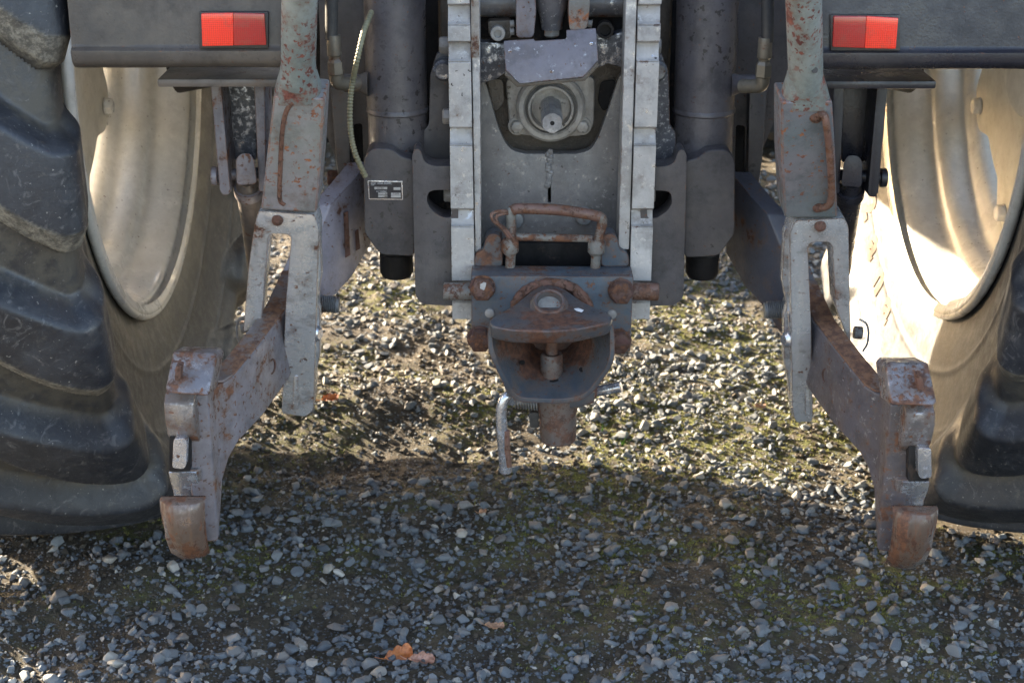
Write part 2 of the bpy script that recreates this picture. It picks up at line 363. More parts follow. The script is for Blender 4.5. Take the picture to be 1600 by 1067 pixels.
def hgt(x, y):
    f = np.clip(1.6 - np.hypot(x, y - 3.5) / 9, 0, 1)
    z = (vnoise(x, y, 1.7, 1) - .5) * .030 + (vnoise(x, y, 5, 2) - .5) * .026 + (vnoise(x, y, 17, 3) - .5) * .012 + (vnoise(x, y, 50, 4) - .5) * .005 * (1 + bareness(x, y))
    z += -.024 * np.exp(-(((x + .2) / .5) ** 2 + ((y - 3.12) / .12) ** 2)) + .036 * np.exp(-(((x + .3) / .4) ** 2 + ((y - 3.38) / .10) ** 2))
    wh = np.exp(-(((np.abs(x - .06) - .99) / .28) ** 2 + ((y - 2.98) / .35) ** 2))
    return z * f * (1 - wh) - .01
xs = np.concatenate([np.array([-300, -100, -30, -10, -5]), np.arange(-2.6, 2.8, .022), np.array([5, 10, 30, 100, 300])])
ys = np.concatenate([np.array([-300, -100, -30, -8, -2, 0]), np.arange(.6, 4.6, .02), np.arange(4.6, 9, .05), np.array([11, 15, 25, 60, 150, 300])])
GX, GY = np.meshgrid(xs, ys); GZ = hgt(GX, GY)
def grid_mesh(name, V, nu, nv, mat, wrap=False):
    me = bpy.data.meshes.new(name)
    idx = np.arange(nu * nv).reshape(nv, nu)
    if wrap: a = idx; b = np.roll(idx, -1, 0); q = np.stack([a[:, :-1], a[:, 1:], b[:, 1:], b[:, :-1]], -1).reshape(-1, 4)
    else: q = np.stack([idx[:-1, :-1], idx[:-1, 1:], idx[1:, 1:], idx[1:, :-1]], -1).reshape(-1, 4)
    me.vertices.add(len(V)); me.vertices.foreach_set('co', np.asarray(V, np.float32).ravel())
    me.loops.add(q.size); me.loops.foreach_set('vertex_index', q.ravel().astype(np.int32))
    me.polygons.add(len(q)); me.polygons.foreach_set('loop_start', np.arange(0, q.size, 4, dtype=np.int32))
    me.polygons.foreach_set('use_smooth', [True] * len(q)); me.update(calc_edges=True); me.materials.append(mat)
    return me
def fattr(me, name, v):
    a = me.attributes.new(name, 'FLOAT', 'POINT'); a.data.foreach_set('value', np.asarray(v, np.float32).ravel())
t = NT('soil_and_grit')
n1 = t.noise(7, 9, .7); n2 = t.noise(60, 8, .75, 4); n3 = t.noise(260, 4, .7, 2)
col = t.mix(t.ramp(n1, .35, .65), (.066, .052, .038), (.115, .095, .068))
col = t.mix(t.ramp(n2, .35, .7, 0, .8), col, (.038, .032, .027))
cid = t.n('ShaderNodeTexVoronoi'); t.l(t.co, cid.inputs['Vector']); cid.inputs['Scale'].default_value = 150
vsep = t.n('ShaderNodeSeparateColor'); t.l(cid.outputs['Color'], vsep.inputs[0])
gmask = t.math('MULTIPLY', t.ramp(cid.outputs['Distance'], .42, .28), t.math('GREATER_THAN', vsep.outputs[0], .55))
gcol = t.mix(vsep.outputs[1], (.07, .078, .088), (.20, .20, .195))
col = t.mix(gmask, col, gcol)
far = t.n('ShaderNodeTexVoronoi'); t.l(t.co, far.inputs['Vector']); far.inputs['Scale'].default_value = 55
fs = t.n('ShaderNodeSeparateColor'); t.l(far.outputs['Color'], fs.inputs[0])
col = t.mix(t.math('MULTIPLY', t.attr('far'), t.ramp(far.outputs['Distance'], .6, .3)), col, t.mix(fs.outputs[0], (.08, .088, .095), (.26, .26, .25)))
mo = t.math('MULTIPLY', t.attr('moss'), t.ramp(t.noise(48, 8, .75, 6), .44, .58))
col = t.mix(mo, col, t.mix(n3, (.06, .08, .02), (.17, .17, .045)))
t.put(t.b.inputs['Base Color'], col); t.put(t.b.inputs['Roughness'], t.ramp(n2, .3, .7, .75, .95)); t.b.inputs['Specular IOR Level'].default_value = .25
hh = t.math('MULTIPLY_ADD', gmask, .6, t.math('MULTIPLY', n2, 1.6)); hh = t.math('MULTIPLY_ADD', n3, .5, hh)
t.put(t.b.inputs['Normal'], t.bump(hh, .9, .006)); m_soil = t.m
gm = grid_mesh('ground', np.stack([GX, GY, GZ], -1).reshape(-1, 3), len(xs), len(ys), m_soil)
fattr(gm, 'moss', mossy(GX, GY)); fattr(gm, 'far', np.clip((np.maximum(np.abs(GX) - 2.2, GY - 6.5)) / .8, 0, 1) + (GY < .8))
ground = bpy.data.objects.new('ground', gm); C.objects.link(ground); tag(ground, 'dark brown soil under the gravel, mossy in places', kind='structure')
# stones
def hull(seed, n=13, flat=.62, bev=0):
    r_ = random.Random(seed); bm = bmesh.new()
    ax = (1, r_.uniform(.62, .95), r_.uniform(.4, flat + .12))
    for k in range(n):
        v = Vector((r_.gauss(0, 1), r_.gauss(0, 1), r_.gauss(0, 1))).normalized() * r_.uniform(.82, 1.05)
        bm.verts.new((v.x * ax[0], v.y * ax[1], v.z * ax[2]))
    res = bmesh.ops.convex_hull(bm, input=bm.verts[:])
    bmesh.ops.delete(bm, geom=[v for v in bm.verts if not v.link_faces], context='VERTS')
    bmesh.ops.dissolve_limit(bm, angle_limit=R(14), verts=bm.verts[:], edges=bm.edges[:])
    if bev: bmesh.ops.bevel(bm, geom=bm.edges[:], offset=bev, segments=2, profile=.6, affect='EDGES', clamp_overlap=True)
    bmesh.ops.triangulate(bm, faces=bm.faces[:])
    return bm
def stone_mat(name, tint_attr):
    t = NT(name)
    if tint_attr: tv = t.attr('tint'); bv = t.attr('brown')
    else:
        oi = t.n('ShaderNodeObjectInfo'); tv = oi.outputs['Random']; bv = t.math('FRACT', t.math('MULTIPLY', tv, 17.13))
    cr = t.n('ShaderNodeValToRGB'); t.l(tv, cr.inputs[0]); e = cr.color_ramp.elements
    e[0].position = 0; e[0].color = (.045, .058, .074, 1); e[1].position = 1; e[1].color = (.52, .50, .45, 1)
    for p, c in ((.30, (.078, .098, .122, 1)), (.55, (.115, .138, .162, 1)), (.75, (.165, .185, .20, 1)), (.88, (.235, .225, .215, 1)), (.95, (.32, .29, .25, 1))):
        x = e.new(p); x.color = c
    col = t.mix(t.ramp(bv, .72, .98, 0, .8), cr.outputs[0], (.14, .115, .10))
    nn = t.noise(170, 7, .72, 2); col = t.mix(t.ramp(nn, .3, .75, 0, .45), col, (.24, .24, .235))
    dn = t.noise(90, 6, .7, 7); col = t.mix(t.ramp(dn, .48, .66, 0, .55), col, (.07, .062, .05))
    geo = t.n('ShaderNodeNewGeometry')
    t.put(t.b.inputs['Base Color'], col); t.b.inputs['Roughness'].default_value = .72; t.b.inputs['Specular IOR Level'].default_value = .35
    t.put(t.b.inputs['Normal'], t.bump(t.noise(420, 5, .7, 3), .45, .0016))
    return t.m
m_stone = stone_mat('crushed_stone', True); m_stone1 = stone_mat('single_stone', False)
def scatter(name, templates, P, S, Rz, tilt, mat, attrs, squash=None):
    """one mesh of many copies of small templates"""
    T = []
    for bm in templates:
        v = np.array([x.co[:] for x in bm.verts]); bm.verts.index_update()
        f = np.array([[q.index for q in x.verts] for x in bm.faces]); T.append((v, f)); bm.free()
    which = rng.integers(0, len(T), len(P)); Vs = []; Fs = []; As = {k: [] for k in attrs}; base = 0
    for k, (v, f) in enumerate(T):
        ii = np.where(which == k)[0]
        if not len(ii): continue
        c, s = np.cos(Rz[ii]), np.sin(Rz[ii]); ct, st = np.cos(tilt[ii]), np.sin(tilt[ii])
        x = v[None, :, 0] * S[ii, None]; y = v[None, :, 1] * S[ii, None]; z = v[None, :, 2] * S[ii, None]
        y2 = y * ct[:, None] - z * st[:, None]; z2 = y * st[:, None] + z * ct[:, None]
        if squash is not None: z2 = z2 * squash
        X = x * c[:, None] - y2 * s[:, None] + P[ii, 0, None]; Y = x * s[:, None] + y2 * c[:, None] + P[ii, 1, None]; Z = z2 + P[ii, 2, None]
        Vs.append(np.stack([X, Y, Z], -1).reshape(-1, 3))
        Fs.append((f[None] + (np.arange(len(ii)) * len(v))[:, None, None] + base).reshape(-1, 3)); base += len(ii) * len(v)
        for a in attrs: As[a].append(np.repeat(attrs[a][ii], len(v)))
    V = np.concatenate(Vs); F = np.concatenate(Fs)
    me = bpy.data.meshes.new(name); me.vertices.add(len(V)); me.vertices.foreach_set('co', V.astype(np.float32).ravel())
    me.loops.add(F.size); me.loops.foreach_set('vertex_index', F.ravel().astype(np.int32))
    me.polygons.add(len(F)); me.polygons.foreach_set('loop_start', np.arange(0, F.size, 3, dtype=np.int32))
    me.polygons.foreach_set('use_smooth', [False] * len(F)); me.update(calc_edges=True)
    for a in attrs: fattr(me, a, np.concatenate(As[a]))
    me.materials.append(mat); o = bpy.data.objects.new(name, me); C.objects.link(o); return o
def pick(N, x0, x1, y0, y1, dens=None):
    x = rng.uniform(x0, x1, N * 3); y = rng.uniform(y0, y1, N * 3)
    if dens is not None:
        k = rng.random(N * 3) < dens(x, y); x, y = x[k], y[k]
    return x[:N], y[:N]
big = []
Xa, Ya, Sa = [], [], []
for (N, x0, x1, y0, y1, lo, hi, dn) in (
        (1700, -1.35, 1.45, 1.95, 3.4, .0110, .0200, lambda x, y: 1 - .93 * bareness(x, y)),
        (9500, -1.45, 1.55, 1.9, 3.6, .0060, .0120, lambda x, y: 1 - .85 * bareness(x, y)),
        (28000, -1.45, 1.55, 1.9, 3.6, .0022, .0056, lambda x, y: 1 - .35 * bareness(x, y)),
        (8500, -2.0, 2.0, 3.3, 5.2, .008, .0185, lambda x, y: 1 - .4 * bareness(x, y)),
        (6000, -2.2, 2.2, 5.1, 8.5, .011, .021, None),
        (4200, -1.6, 1.7, .8, 1.95, .006, .016, None), (2000, -1.6, 1.7, .8, 1.95, .003, .006, None),
        (16000, -1.6, 1.6, 3.2, 4.8, .003, .0085, None)):
    x, y = pick(N, x0, x1, y0, y1, dn)
    s = lo + (hi - lo) * rng.random(len(x)) ** 1.8; Xa.append(x); Ya.append(y); Sa.append(s)
Xa, Ya, Sa = map(np.concatenate, (Xa, Ya, Sa))
for cx_ in (-.92, 1.047):     # none inside the tyre contact
    k = ~((np.abs(Xa - cx_ ) < .27) & (np.abs(Ya - 2.98) < .24)); Xa, Ya, Sa = Xa[k], Ya[k], Sa[k]
Za = hgt(Xa, Ya) + Sa * rng.uniform(-.05, .36, len(Xa))
tint = np.clip(rng.beta(1.5, 2.0, len(Xa)), 0, 1); tint[rng.random(len(Xa)) < .035] = .97
brown = rng.random(len(Xa)) * .9 + bareness(Xa, Ya) * .25
Rz_ = rng.uniform(0, 6.28, len(Xa)); Ti = rng.normal(0, .38, len(Xa))
# the 300 that show largest are stones of their own
dist = np.sqrt(Xa ** 2 + Ya ** 2 + 1.44 ** 2); inview = (np.abs(Xa) < .30 * dist) & (Ya > 2.16)
bigi = np.argsort(-(Sa / dist) * inview)[:300]; keep = np.ones(len(Xa), bool); keep[bigi] = False
temps = []
for k in range(12):
    bm = hull(300 + k, 16, .62, .10); me = bpy.data.meshes.new('stone'); bm.to_mesh(me); bm.free()
    me.polygons.foreach_set('use_smooth', [True] * len(me.polygons)); me.set_sharp_from_angle(angle=R(38)); me.materials.append(m_stone1); temps.append(me)
for i in bigi:
    o = bpy.data.objects.new('stone', temps[random.randrange(12)]); C.objects.link(o); o.parent = ground
    s = float(Sa[i]); o.location = (float(Xa[i]), float(Ya[i]), float(Za[i])); o.scale = (s, s, s); o.rotation_euler = (float(Ti[i]), random.uniform(-.3, .3), float(Rz_[i]))
tmpl = [hull(k, 10 + k % 4) for k in range(16)]
gravel = scatter('gravel', tmpl, np.stack([Xa, Ya, Za], -1)[keep], Sa[keep], Rz_[keep], Ti[keep], m_stone, {'tint': tint[keep], 'brown': brown[keep]})
tag(gravel, 'blue grey crushed stone gravel strewn over the soil', 'gravel', kind='stuff')
# soil crumbs
x, y = pick(16000, -1.4, 1.5, 1.95, 4.8, lambda x, y: np.clip(.18 + bareness(x, y), 0, 1))
S = .002 + .0085 * rng.random(len(x)) ** 2.4; tt = NT('soil_crumb')
tt.put(tt.b.inputs['Base Color'], tt.mix(tt.noise(30, 6, .7), (.045, .037, .030), (.10, .085, .066))); tt.b.inputs['Roughness'].default_value = .95
tt.b.inputs['Specular IOR Level'].default_value = .15
cr_ = scatter('soil_crumbs', [hull(60 + k, 10, .9) for k in range(6)], np.stack([x, y, hgt(x, y) + S * .15], -1), S, rng.uniform(0, 6.28, len(x)), rng.normal(0, .6, len(x)), tt.m, {})
tag(cr_, 'brown crumbs of churned soil between the stones', 'soil', kind='stuff')
# moss: small tufts of upright spikes
def mosst(seed):
    r_ = random.Random(seed); bm = bmesh.new()
    for k in range(7):
        a = r_.uniform(0, 6.28); d = r_.uniform(0, 1); c = Vector((math.cos(a) * d, math.sin(a) * d, 0)); l = r_.uniform(.5, 1.1)
        tip = c * 1.5 + Vector((0, 0, l)); b = [bm.verts.new(c + Vector((math.cos(a + j * 2.1) * .22, math.sin(a + j * 2.1) * .22, 0))) for j in range(3)]; tv = bm.verts.new(tip)
        for j in range(3): bm.faces.new((b[j], b[(j + 1) % 3], tv))
    return bm
x, y = pick(14000, -1.3, 1.5, 1.95, 5, lambda x, y: mossy(x, y) ** 1.5)
S = .002 + .0036 * rng.random(len(x)); tt = NT('moss_green')
tt.put(tt.b.inputs['Base Color'], tt.mix(tt.noise(22, 5, .7), (.085, .10, .02), (.23, .215, .045))); tt.b.inputs['Roughness'].default_value = .8
ms = scatter('moss', [mosst(k) for k in range(4)], np.stack([x, y, hgt(x, y) + .001], -1), S, rng.uniform(0, 6.28, len(x)), rng.normal(0, .2, len(x)), tt.m, {})
tag(ms, 'patches of low green moss growing between the stones', 'moss', kind='stuff')
def on_ground(px, py):
    Y = 3.0
    for _ in range(40):
        p = U(px, py, Y); d = p.z - float(hgt(p.x, p.y)); Y += d * 2.0
    return U(px, py, Y)
# fallen leaves
def leaf_mat(name, a, b):
    t = NT(name); t.put(t.b.inputs['Base Color'], t.mix(t.ramp(t.noise(160, 7, .75, 3), .55, .68, 0, .8), t.mix(t.ramp(t.noise(60, 7, .7), .38, .6), a, b), tuple(c * .3 for c in b))); t.b.inputs['Roughness'].default_value = .5
    t.put(t.b.inputs['Normal'], t.bump(t.noise(300, 3), .3, .001)); return t.m
m_lo = leaf_mat('leaf_orange', (.50, .17, .05), (.36, .11, .035)); m_lp = leaf_mat('leaf_pink', (.42, .22, .16), (.30, .14, .09)); m_lt = leaf_mat('leaf_tan', (.36, .20, .12), (.28, .15, .09))
def leaf(px, py, ln, wd, rz, mat, label, lobes=4, curl=.25, tilt=(0, 0)):
    bm = bmesh.new(); N = 60; rows = []; r0 = random.uniform(0, 6)
    for i in range(N + 1):
        u = i / N; env = math.sin(math.pi * min(1, u ** .8 * 1.0)) ** .6 * (.62 + .5 * u if u < .75 else 1.0); row = []
        for j in range(-5, 6):
            v = j / 5; q = u * lobes + (.18 if v > 0 else 0) + r0 * 0; lob = .60 + .40 * (1 - abs(2 * (q % 1) - 1) ** 2.4)
            hw = wd * .5 * env * (lob + (1 - lob) * (1 - abs(v))) + .0004
            yy = hw * v; xx = (u - .5) * ln + .10 * ln * abs(v) ** 1.5 * (1 if u < .85 else (1 - u) / .15)
            vein = .0009 * math.cos(2 * math.pi * (u * lobes * 2.0 - abs(v) * .8)) * abs(v)
            zz = curl * (abs(v) ** 1.6 * wd * .55 * (1 + .5 * math.sin(r0 + 4 * u)) + (u - .45) ** 2 * ln * .7) + vein + .0014 * math.sin(9 * u + 3 * v + r0) - (.0006 if j == 0 else 0)
            row.append(bm.verts.new((xx, yy, zz)))
        rows.append(row)
    for a, b in zip(rows, rows[1:]):
        for j in range(10): bm.faces.new((a[j], a[j + 1], b[j + 1], b[j]))
    r_ = bmesh.ops.extrude_face_region(bm, geom=bm.faces[:]); bmesh.ops.translate(bm, vec=(0, 0, .0004), verts=[g for g in r_['geom'] if isinstance(g, bmesh.types.BMVert)])
    o = finish('fallen_leaf', bm, mat, ang=80); p = on_ground(px, py); o.location = p + Vector((0, 0, .008)); o.rotation_euler = (tilt[0], tilt[1], rz)
    st = tube([Vector((-.5 * ln, 0, curl * ln * .12)), Vector((-.62 * ln, .002, curl * ln * .2)), Vector((-.78 * ln, .006, .004))], .0007, 6); so_ = finish('leaf_stalk', st, mat, o)
    tag(o, label, 'leaf', 'brown oak leaves fallen on the gravel'); return o
leaf(622, 1030, .050, .040, .3, m_lo, 'large orange leaf on the gravel at the front edge, touching a pinkish leaf', 3, .22, (.5, -.1))
leaf(658, 1037, .046, .028, .15, m_lp, 'pinkish lobed oak leaf lying against the large orange leaf', 3, .3, (.4, .1))
leaf(516, 629, .042, .026, .1, m_lo, 'small bright orange leaf on the dark soil beside the left link arm', 3, .4, (.4, -.2))
leaf(752, 806, .024, .014, 1.0, m_lt, 'tiny tan curled leaf between stones below the hanging silver handle', 2, .5, (.5, .2))
leaf(772, 984, .036, .020, -.1, m_lt, 'pale brown leaf half buried among stones near the front', 3, .2, (.2, .1))
leaf(1186, 640, .03, .018, .4, m_lt, 'small dull leaf on the sunlit gravel left of the right link arm', 2, .3, (.3, .1))
# grass blades
t = NT('grass_blade'); t.b.inputs['Base Color'].default_value = (.10, .20, .035, 1); t.b.inputs['Roughness'].default_value = .5; m_grass = t.m
def tuft(px, py, blades, label, mat=m_grass):
    p = on_ground(px, py); e = empty('grass_tuft', None, p); tag(e, label, 'grass', 'small grass seedlings in the gravel')
    for (dx, dy, h, w_) in blades:
        bm = bmesh.new(); L_ = []
        for i in range(6):
            u = i / 5; c = Vector((dx * u ** 1.5, dy * u ** 1.5, h * u)); q = w_ * (1 - u * .9); L_.append((bm.verts.new(c - Vector((q, 0, 0))), bm.verts.new(c + Vector((0, .0008, 0))), bm.verts.new(c + Vector((q, 0, 0)))))
        for a, b in zip(L_, L_[1:]):
            bm.faces.new((a[0], a[1], b[1], b[0])); bm.faces.new((a[1], a[2], b[2], b[1]))
        bmesh.ops.solidify(bm, geom=bm.faces[:], thickness=.0004)
        finish('blade', bm, mat, e)
tuft(972, 697, [(.024, 0, .018, .0018), (.012, .0, .03, .0016), (-.004, 0, .02, .0014)], 'green grass seedling of three blades right of the coupling cylinder')
tuft(941, 676, [(.001, 0, .026, .0015), (.006, 0, .018, .0012)], 'upright green grass seedling of two blades beside the coupling cylinder')
tuft(868, 1047, [(.016, 0, .012, .0015), (-.01, .0, .016, .0014)], 'short green seedling between stones near the front edge')
m_dry = leaf_mat('dry_grass', (.24, .18, .11), (.3, .24, .15))
tuft(478, 893, [(random.uniform(-.02, .02), random.uniform(-.01, .01), random.uniform(.008, .02), .0008) for _ in range(16)], 'dry brown grass tuft among stones right of the left hook', m_dry)
# ------------------------------------------------------------------ the tractor
TR = empty('tractor', None, (.06, 2.98, 0)); bpy.context.view_layer.update()
tag(TR, 'grey tractor seen close from behind with rusty lift arms and tow coupling', 'tractor')
class Root:  # parts are modelled in world coordinates, so parent with the inverse of the base
    pass
_fin = finish
def T(name, bm, mat, parent=None, label=None, **k):
    o = _fin(name, bm, mat, None, **k)
    if parent is None or parent == TR: o.parent = TR; o.location = (-.06, -2.98, 0)
    else:
        o.parent = parent
        # sub-parts keep world coordinates relative to their part
        o.location = (0, 0, 0) if parent.parent == TR else (-.06, -2.98, 0)
    if label: o['label'] = label
    return o
def PE(name, label=None):
    e = bpy.data.objects.new(name, None); C.objects.link(e); e.parent = TR; e.location = (-.06, -2.98, 0); e.empty_display_size = .05
    if label: e['label'] = label
    return e
# ---- wheels
AX, AZ = 2.98, .905
def cat(P, n):
    P = [Vector(p) for p in P]; return np.array([tuple(v) for v in spline([(p[0], p[1], 0) for p in P], n)])[:, :2]
def smooth(x, a, b):
    t_ = np.clip((x - a) / (b - a), 0, 1); return t_ * t_ * (3 - 2 * t_)
def tyre_mesh(name, cx, inner, cy, cz, scale, wscale, nA, nS, mat, phase=0.0, flip=1, nl=22):
    half = [(.203, .508), (.212, .54), (.228, .59), (.242, .65), (.256, .705), (.272, .755), (.284, .795), (.272, .828), (.215, .85), (.12, .863), (0, .868)]
    prof = cat([(x, r) for x, r in half] + [(-x, r) for x, r in half[-2::-1]], nS)
    x = prof[:, 0] * wscale; r = prof[:, 1] * scale
    if nS > 5:   # even spacing along the section, finer on the side that faces the chassis
        a0 = np.concatenate([[0], np.cumsum(np.hypot(np.diff(x), np.diff(r)))]); h_ = a0[-1] * .56
        g_ = np.concatenate([np.linspace(0, h_, 150, endpoint=False), np.linspace(h_, a0[-1], 36)])
        if inner < 0: g_ = (a0[-1] - g_)[::-1]
        x, r = np.interp(g_, a0, x), np.interp(g_, a0, r)
    S_ = len(x)
    dx = np.gradient(x); dr = np.gradient(r); ln = np.hypot(dx, dr); nx, nr = dr / ln, -dx / ln
    sgn = np.sign(nr[np.argmin(np.abs(x))]); nx, nr = nx * sgn, nr * sgn
    arc = np.cumsum(np.concatenate([[0], np.hypot(np.diff(x), np.diff(r))])); arc = np.abs(arc - np.interp(0, -x, arc))   # from the crown
    n1 = int(nA * .78); A = np.concatenate([np.linspace(2.4, 5.3, n1, endpoint=False), np.linspace(5.3, 2.4 + 2 * math.pi, nA - n1, endpoint=False)])[:, None]
    pitch = 2 * math.pi / nl; H = np.zeros((nA, S_)); scuff = np.zeros_like(H)
    d = arc[None] / wscale; aM = .272 + .10
    for sg in (1, -1):
        on = (x[None] * sg > -.012)
        dd = np.where(x[None] * sg >= 0, d, -d)
        cl = .36 * np.clip(dd, -.05, .24) ** .9 / .24 ** -.1 if False else (1.1 * np.clip(dd, -.05, .15) + .90 * np.clip(dd - .15, 0, .12) - .95 * np.clip(dd - .295, 0, .2))
        ph = ((A - phase - (0 if sg > 0 else .5 * pitch) + flip * cl / .93) % pitch); ph = np.where(ph > pitch / 2, ph - pitch, ph) * .93 * scale
        wid = .042 + .038 * smooth(dd, .0, .24)
        taper = 1 - smooth(dd, .29, .42)
        wl = wid * (.25 + .75 * taper)
        lead = smooth(-ph, -wl * 1.05 - .004, -wl * 1.05 + .012)    # upper steep side
        lead = smooth(ph, -wl - .030, -wl + .012); trail = 1 - np.clip((ph - (wl - .030)) / .040, 0, 1) * .42 - .58 * np.clip((ph - wl - .010) / .012, 0, 1)
        m = lead * np.clip(trail, 0, 1) * on * smooth(dd, -.012, .004) * (1 - np.clip((dd - .285) / .115, 0, 1)); 
        H = np.maximum(H, m * .054); sc_ = smooth(ph, wl - .032, wl - .026) * (1 - smooth(ph, wl + .016, wl + .024)) * on * (1 - smooth(dd, .27, .33)); scuff = np.maximum(scuff, sc_)
    # stepped ridges on the shoulder between lugs, and bead rings on the sidewall
    ring = .0022 * np.exp(-((arc[None] - .49) / .006) ** 2) + .0015 * np.exp(-((arc[None] - .375) / .004) ** 2) * (H < .002)
    H = H * (.55 + .45 * smooth(np.abs(nr), .15, .85))[None]
    H = H + ring + (vnoise(np.cos(A) * 30 + x[None] * 60, np.sin(A) * 30 + x[None] * 50, 1, 3) - .5) * 0
    Rr = r[None] + H * nr[None]; Xx = x[None] + H * nx[None]
    V = np.stack([cx + Xx, cy + Rr * np.cos(A), cz + Rr * np.sin(A)], -1).reshape(-1, 3)
    V[:, 2] = np.maximum(V[:, 2], -.012)
    me = grid_mesh(name, V, S_, nA, mat, wrap=True)
    fattr(me, 'scuff', scuff); side_ = np.repeat(smooth(arc, .45, .57)[None], nA, 0); fattr(me, 'side', side_)
    fattr(me, 'groove', (1 - smooth(H, .004, .02)) * (1 - smooth(arc, .28, .34))[None] * np.ones_like(H))
    me.set_sharp_from_angle(angle=R(27))
    return me
def rim_prof(lip, s):   # s: +1 when outward is +X ; (x, r)
    P = [(0.0, .548), (-.006, .566), (.004, .572), (.014, .562), (.018, .544), (.050, .532), (.085, .526), (.098, .505), (.118, .494), (.145, .492), (.160, .470), (.182, .452), (.25, .448), (.33, .448), (.36, .47), (.40, .492), (.43, .512), (.47, .528), (.51, .536), (.52, .56), (.525, .572)]
    return [(lip + s * a, b * .925) for a, b in P]
def wheel(side):
    s = -1 if side == 'L' else 1
    W = PE('rear_wheel', 'left rear wheel, shaded cream rim' if s < 0 else 'right rear wheel, sunlit on its inner face')
    lip = -.685 if s < 0 else .812; cx = lip + s * .222
    me = tyre_mesh('tyre', cx, -s, AX, AZ, 1.0, 1.0, 1250, 10, m_tyreL if s < 0 else m_tyreR, phase=(2.93 if s < 0 else 3.05), flip=-1, nl=20)
    o = bpy.data.objects.new('tyre', me); C.objects.link(o); o.parent = W
    # rim barrel (thick sheet)
    pr = [(a, b) for a, b in rim_prof(lip, s)]; sp = cat(pr, 4)
    inn = [(p[0], p[1] - .007) for p in sp]; out = [(p[0], p[1]) for p in sp][::-1]
    bm = revolve((0, AX, AZ), (1, 0, 0), [tuple(p) for p in inn + out], 160, caps=False, closed=True)
    T('rim', bm, m_rim, W, ang=50)
    # scalloped wheel disc with bolt lugs
    xd = lip + s * .165; pts = []; n = 8
    for k in range(240):
        a = 2 * math.pi * k / 240; ph = abs(((a - R(12)) * n / (2 * math.pi)) % 1 - .5) * 2   # 1 at lugs
        rr = .344 + .057 * smooth(np.array([ph]), .35, .80)[0]
        pts.append(Vector((xd, AX + rr * math.cos(a), AZ + rr * math.sin(a))))
    bm = poly_prism(pts, (s * .012, 0, 0), bev=.003)
    T('wheel_disc', bm, m_disc, W)
    for k in range(n):
        a = R(12) + 2 * math.pi * (k) / n; d = Vector((0, math.cos(a), math.sin(a))); c = Vector((xd, AX, AZ))
        lb = box(-.004, .014, -.028, .028, -.03, .045, .004); mt = Matrix.Translation(c + d * .374 + Vector((s * .016, 0, 0))) @ Matrix.Rotation(a - math.pi / 2, 4, 'X')
        bmesh.ops.transform(lb, matrix=mt, verts=lb.verts[:]); T('rim_lug', lb, m_rim, W)
        T('wheel_bolt', hexbolt(c + d * .374 - Vector((s * .001, 0, 0)), (-s, 0, 0), .017, .014), m_rim, W)
    T('hub', revolve((xd - s * .02, AX, AZ), (s, 0, 0), [(0, .15), (.03, .17), (.08, .17)], 40, bev=.004), m_disc, W)
    # raised lettering on the right inner sidewall
    if s > 0:
        for ch, deg, sz in (('2', -46, .085), ('a', -55, .10), ('n', -63.5, .10), ('a', -72, .10)):
            cu = bpy.data.curves.new('letter', 'FONT'); cu.body = ch; cu.size = sz; cu.extrude = .0015; cu.bevel_depth = .001; cu.align_x = 'CENTER'; cu.align_y = 'CENTER'; cu.offset = .0035
            to = bpy.data.objects.new('letter', cu); C.objects.link(to); bpy.context.view_layer.update()
            lm = bpy.data.meshes.new_from_object(to); bpy.data.objects.remove(to); lm.name = 'raised_letter'
            a = R(deg); d = Vector((0, math.cos(a), math.sin(a)))
            # find sidewall x at that radius
            rr = .640; xw = cx - s * .2495
            up = -d; rt = up.cross(Vector((-1, 0, 0))); up = (up + Vector((s * .21, 0, 0))).normalized(); nrm = rt.cross(up)
            mt = Matrix((( rt.x, up.x, nrm.x, xw), (rt.y, up.y, nrm.y, AX + d.y * rr), (rt.z, up.z, nrm.z, AZ + d.z * rr), (0, 0, 0, 1)))
            lm.transform(mt)
            for v_ in lm.vertices:   # lay the letter on the curved sidewall
                rv = math.hypot(v_.co.y - AX, v_.co.z - AZ); up_ = .0022 if (v_.co - mt.translation).dot(nrm) > 0 else -.002
                v_.co.x = cx - s * (float(np.interp(rv, [.508, .54, .59, .65, .705, .755], [.203, .212, .228, .242, .256, .272])) + up_)
            lm.materials.clear(); lm.materials.append(m_letter)
            lo = bpy.data.objects.new('raised_letter', lm); C.objects.link(lo); lo.parent = W
m_letter = metal('letter_rubber', (.085, .05, .03), (.065, .04, .025), rough=.7, dust=.4, off=71)
wheel('L'); wheel('R')
# ---- axle, transmission, chassis (dark iron masses behind the hitch)
T('axle_housing', revolve((-.62, AX, .95), (1.36, 0, 0), [(0, .15), (.08, .13), (.25, .125), (.36, .2), (.64, .2), (.75, .125), (.92, .13), (1, .15)], 40), m_dark)
T('transmission', box(-.20, .32, 2.68, 3.05, .60, 1.15, .03), m_dark)
T('gearbox', box(-.08, .20, 3.04, 4.4, .78, 1.15, .03), m_dark)
T('pto_housing', box(-.12, .26, 2.60, 2.72, .62, 1.12, .02), m_castdark)
T('engine_block', box(-.12, .24, 4.38, 6.1, .80, 1.25, .03), m_dark)
T('front_axle_beam', box(-.75, .87, 5.75, 5.95, .62, .76, .03), m_dark)
for fx in (-.86, .98):
    FW = PE('front_wheel'); me = tyre_mesh('tyre', fx, 1, 5.85, .62, .665, .72, 420, 3, m_tyreL, 0, 1, 20)
    o = bpy.data.objects.new('tyre', me); C.objects.link(o); o.parent = FW
    T('rim', revolve((fx - .14, 5.85, .62), (.28, 0, 0), [(0, .37), (.15, .34), (.4, .33), (.5, .1), (.6, .33), (.85, .34), (1, .37)], 48), m_rim, FW)
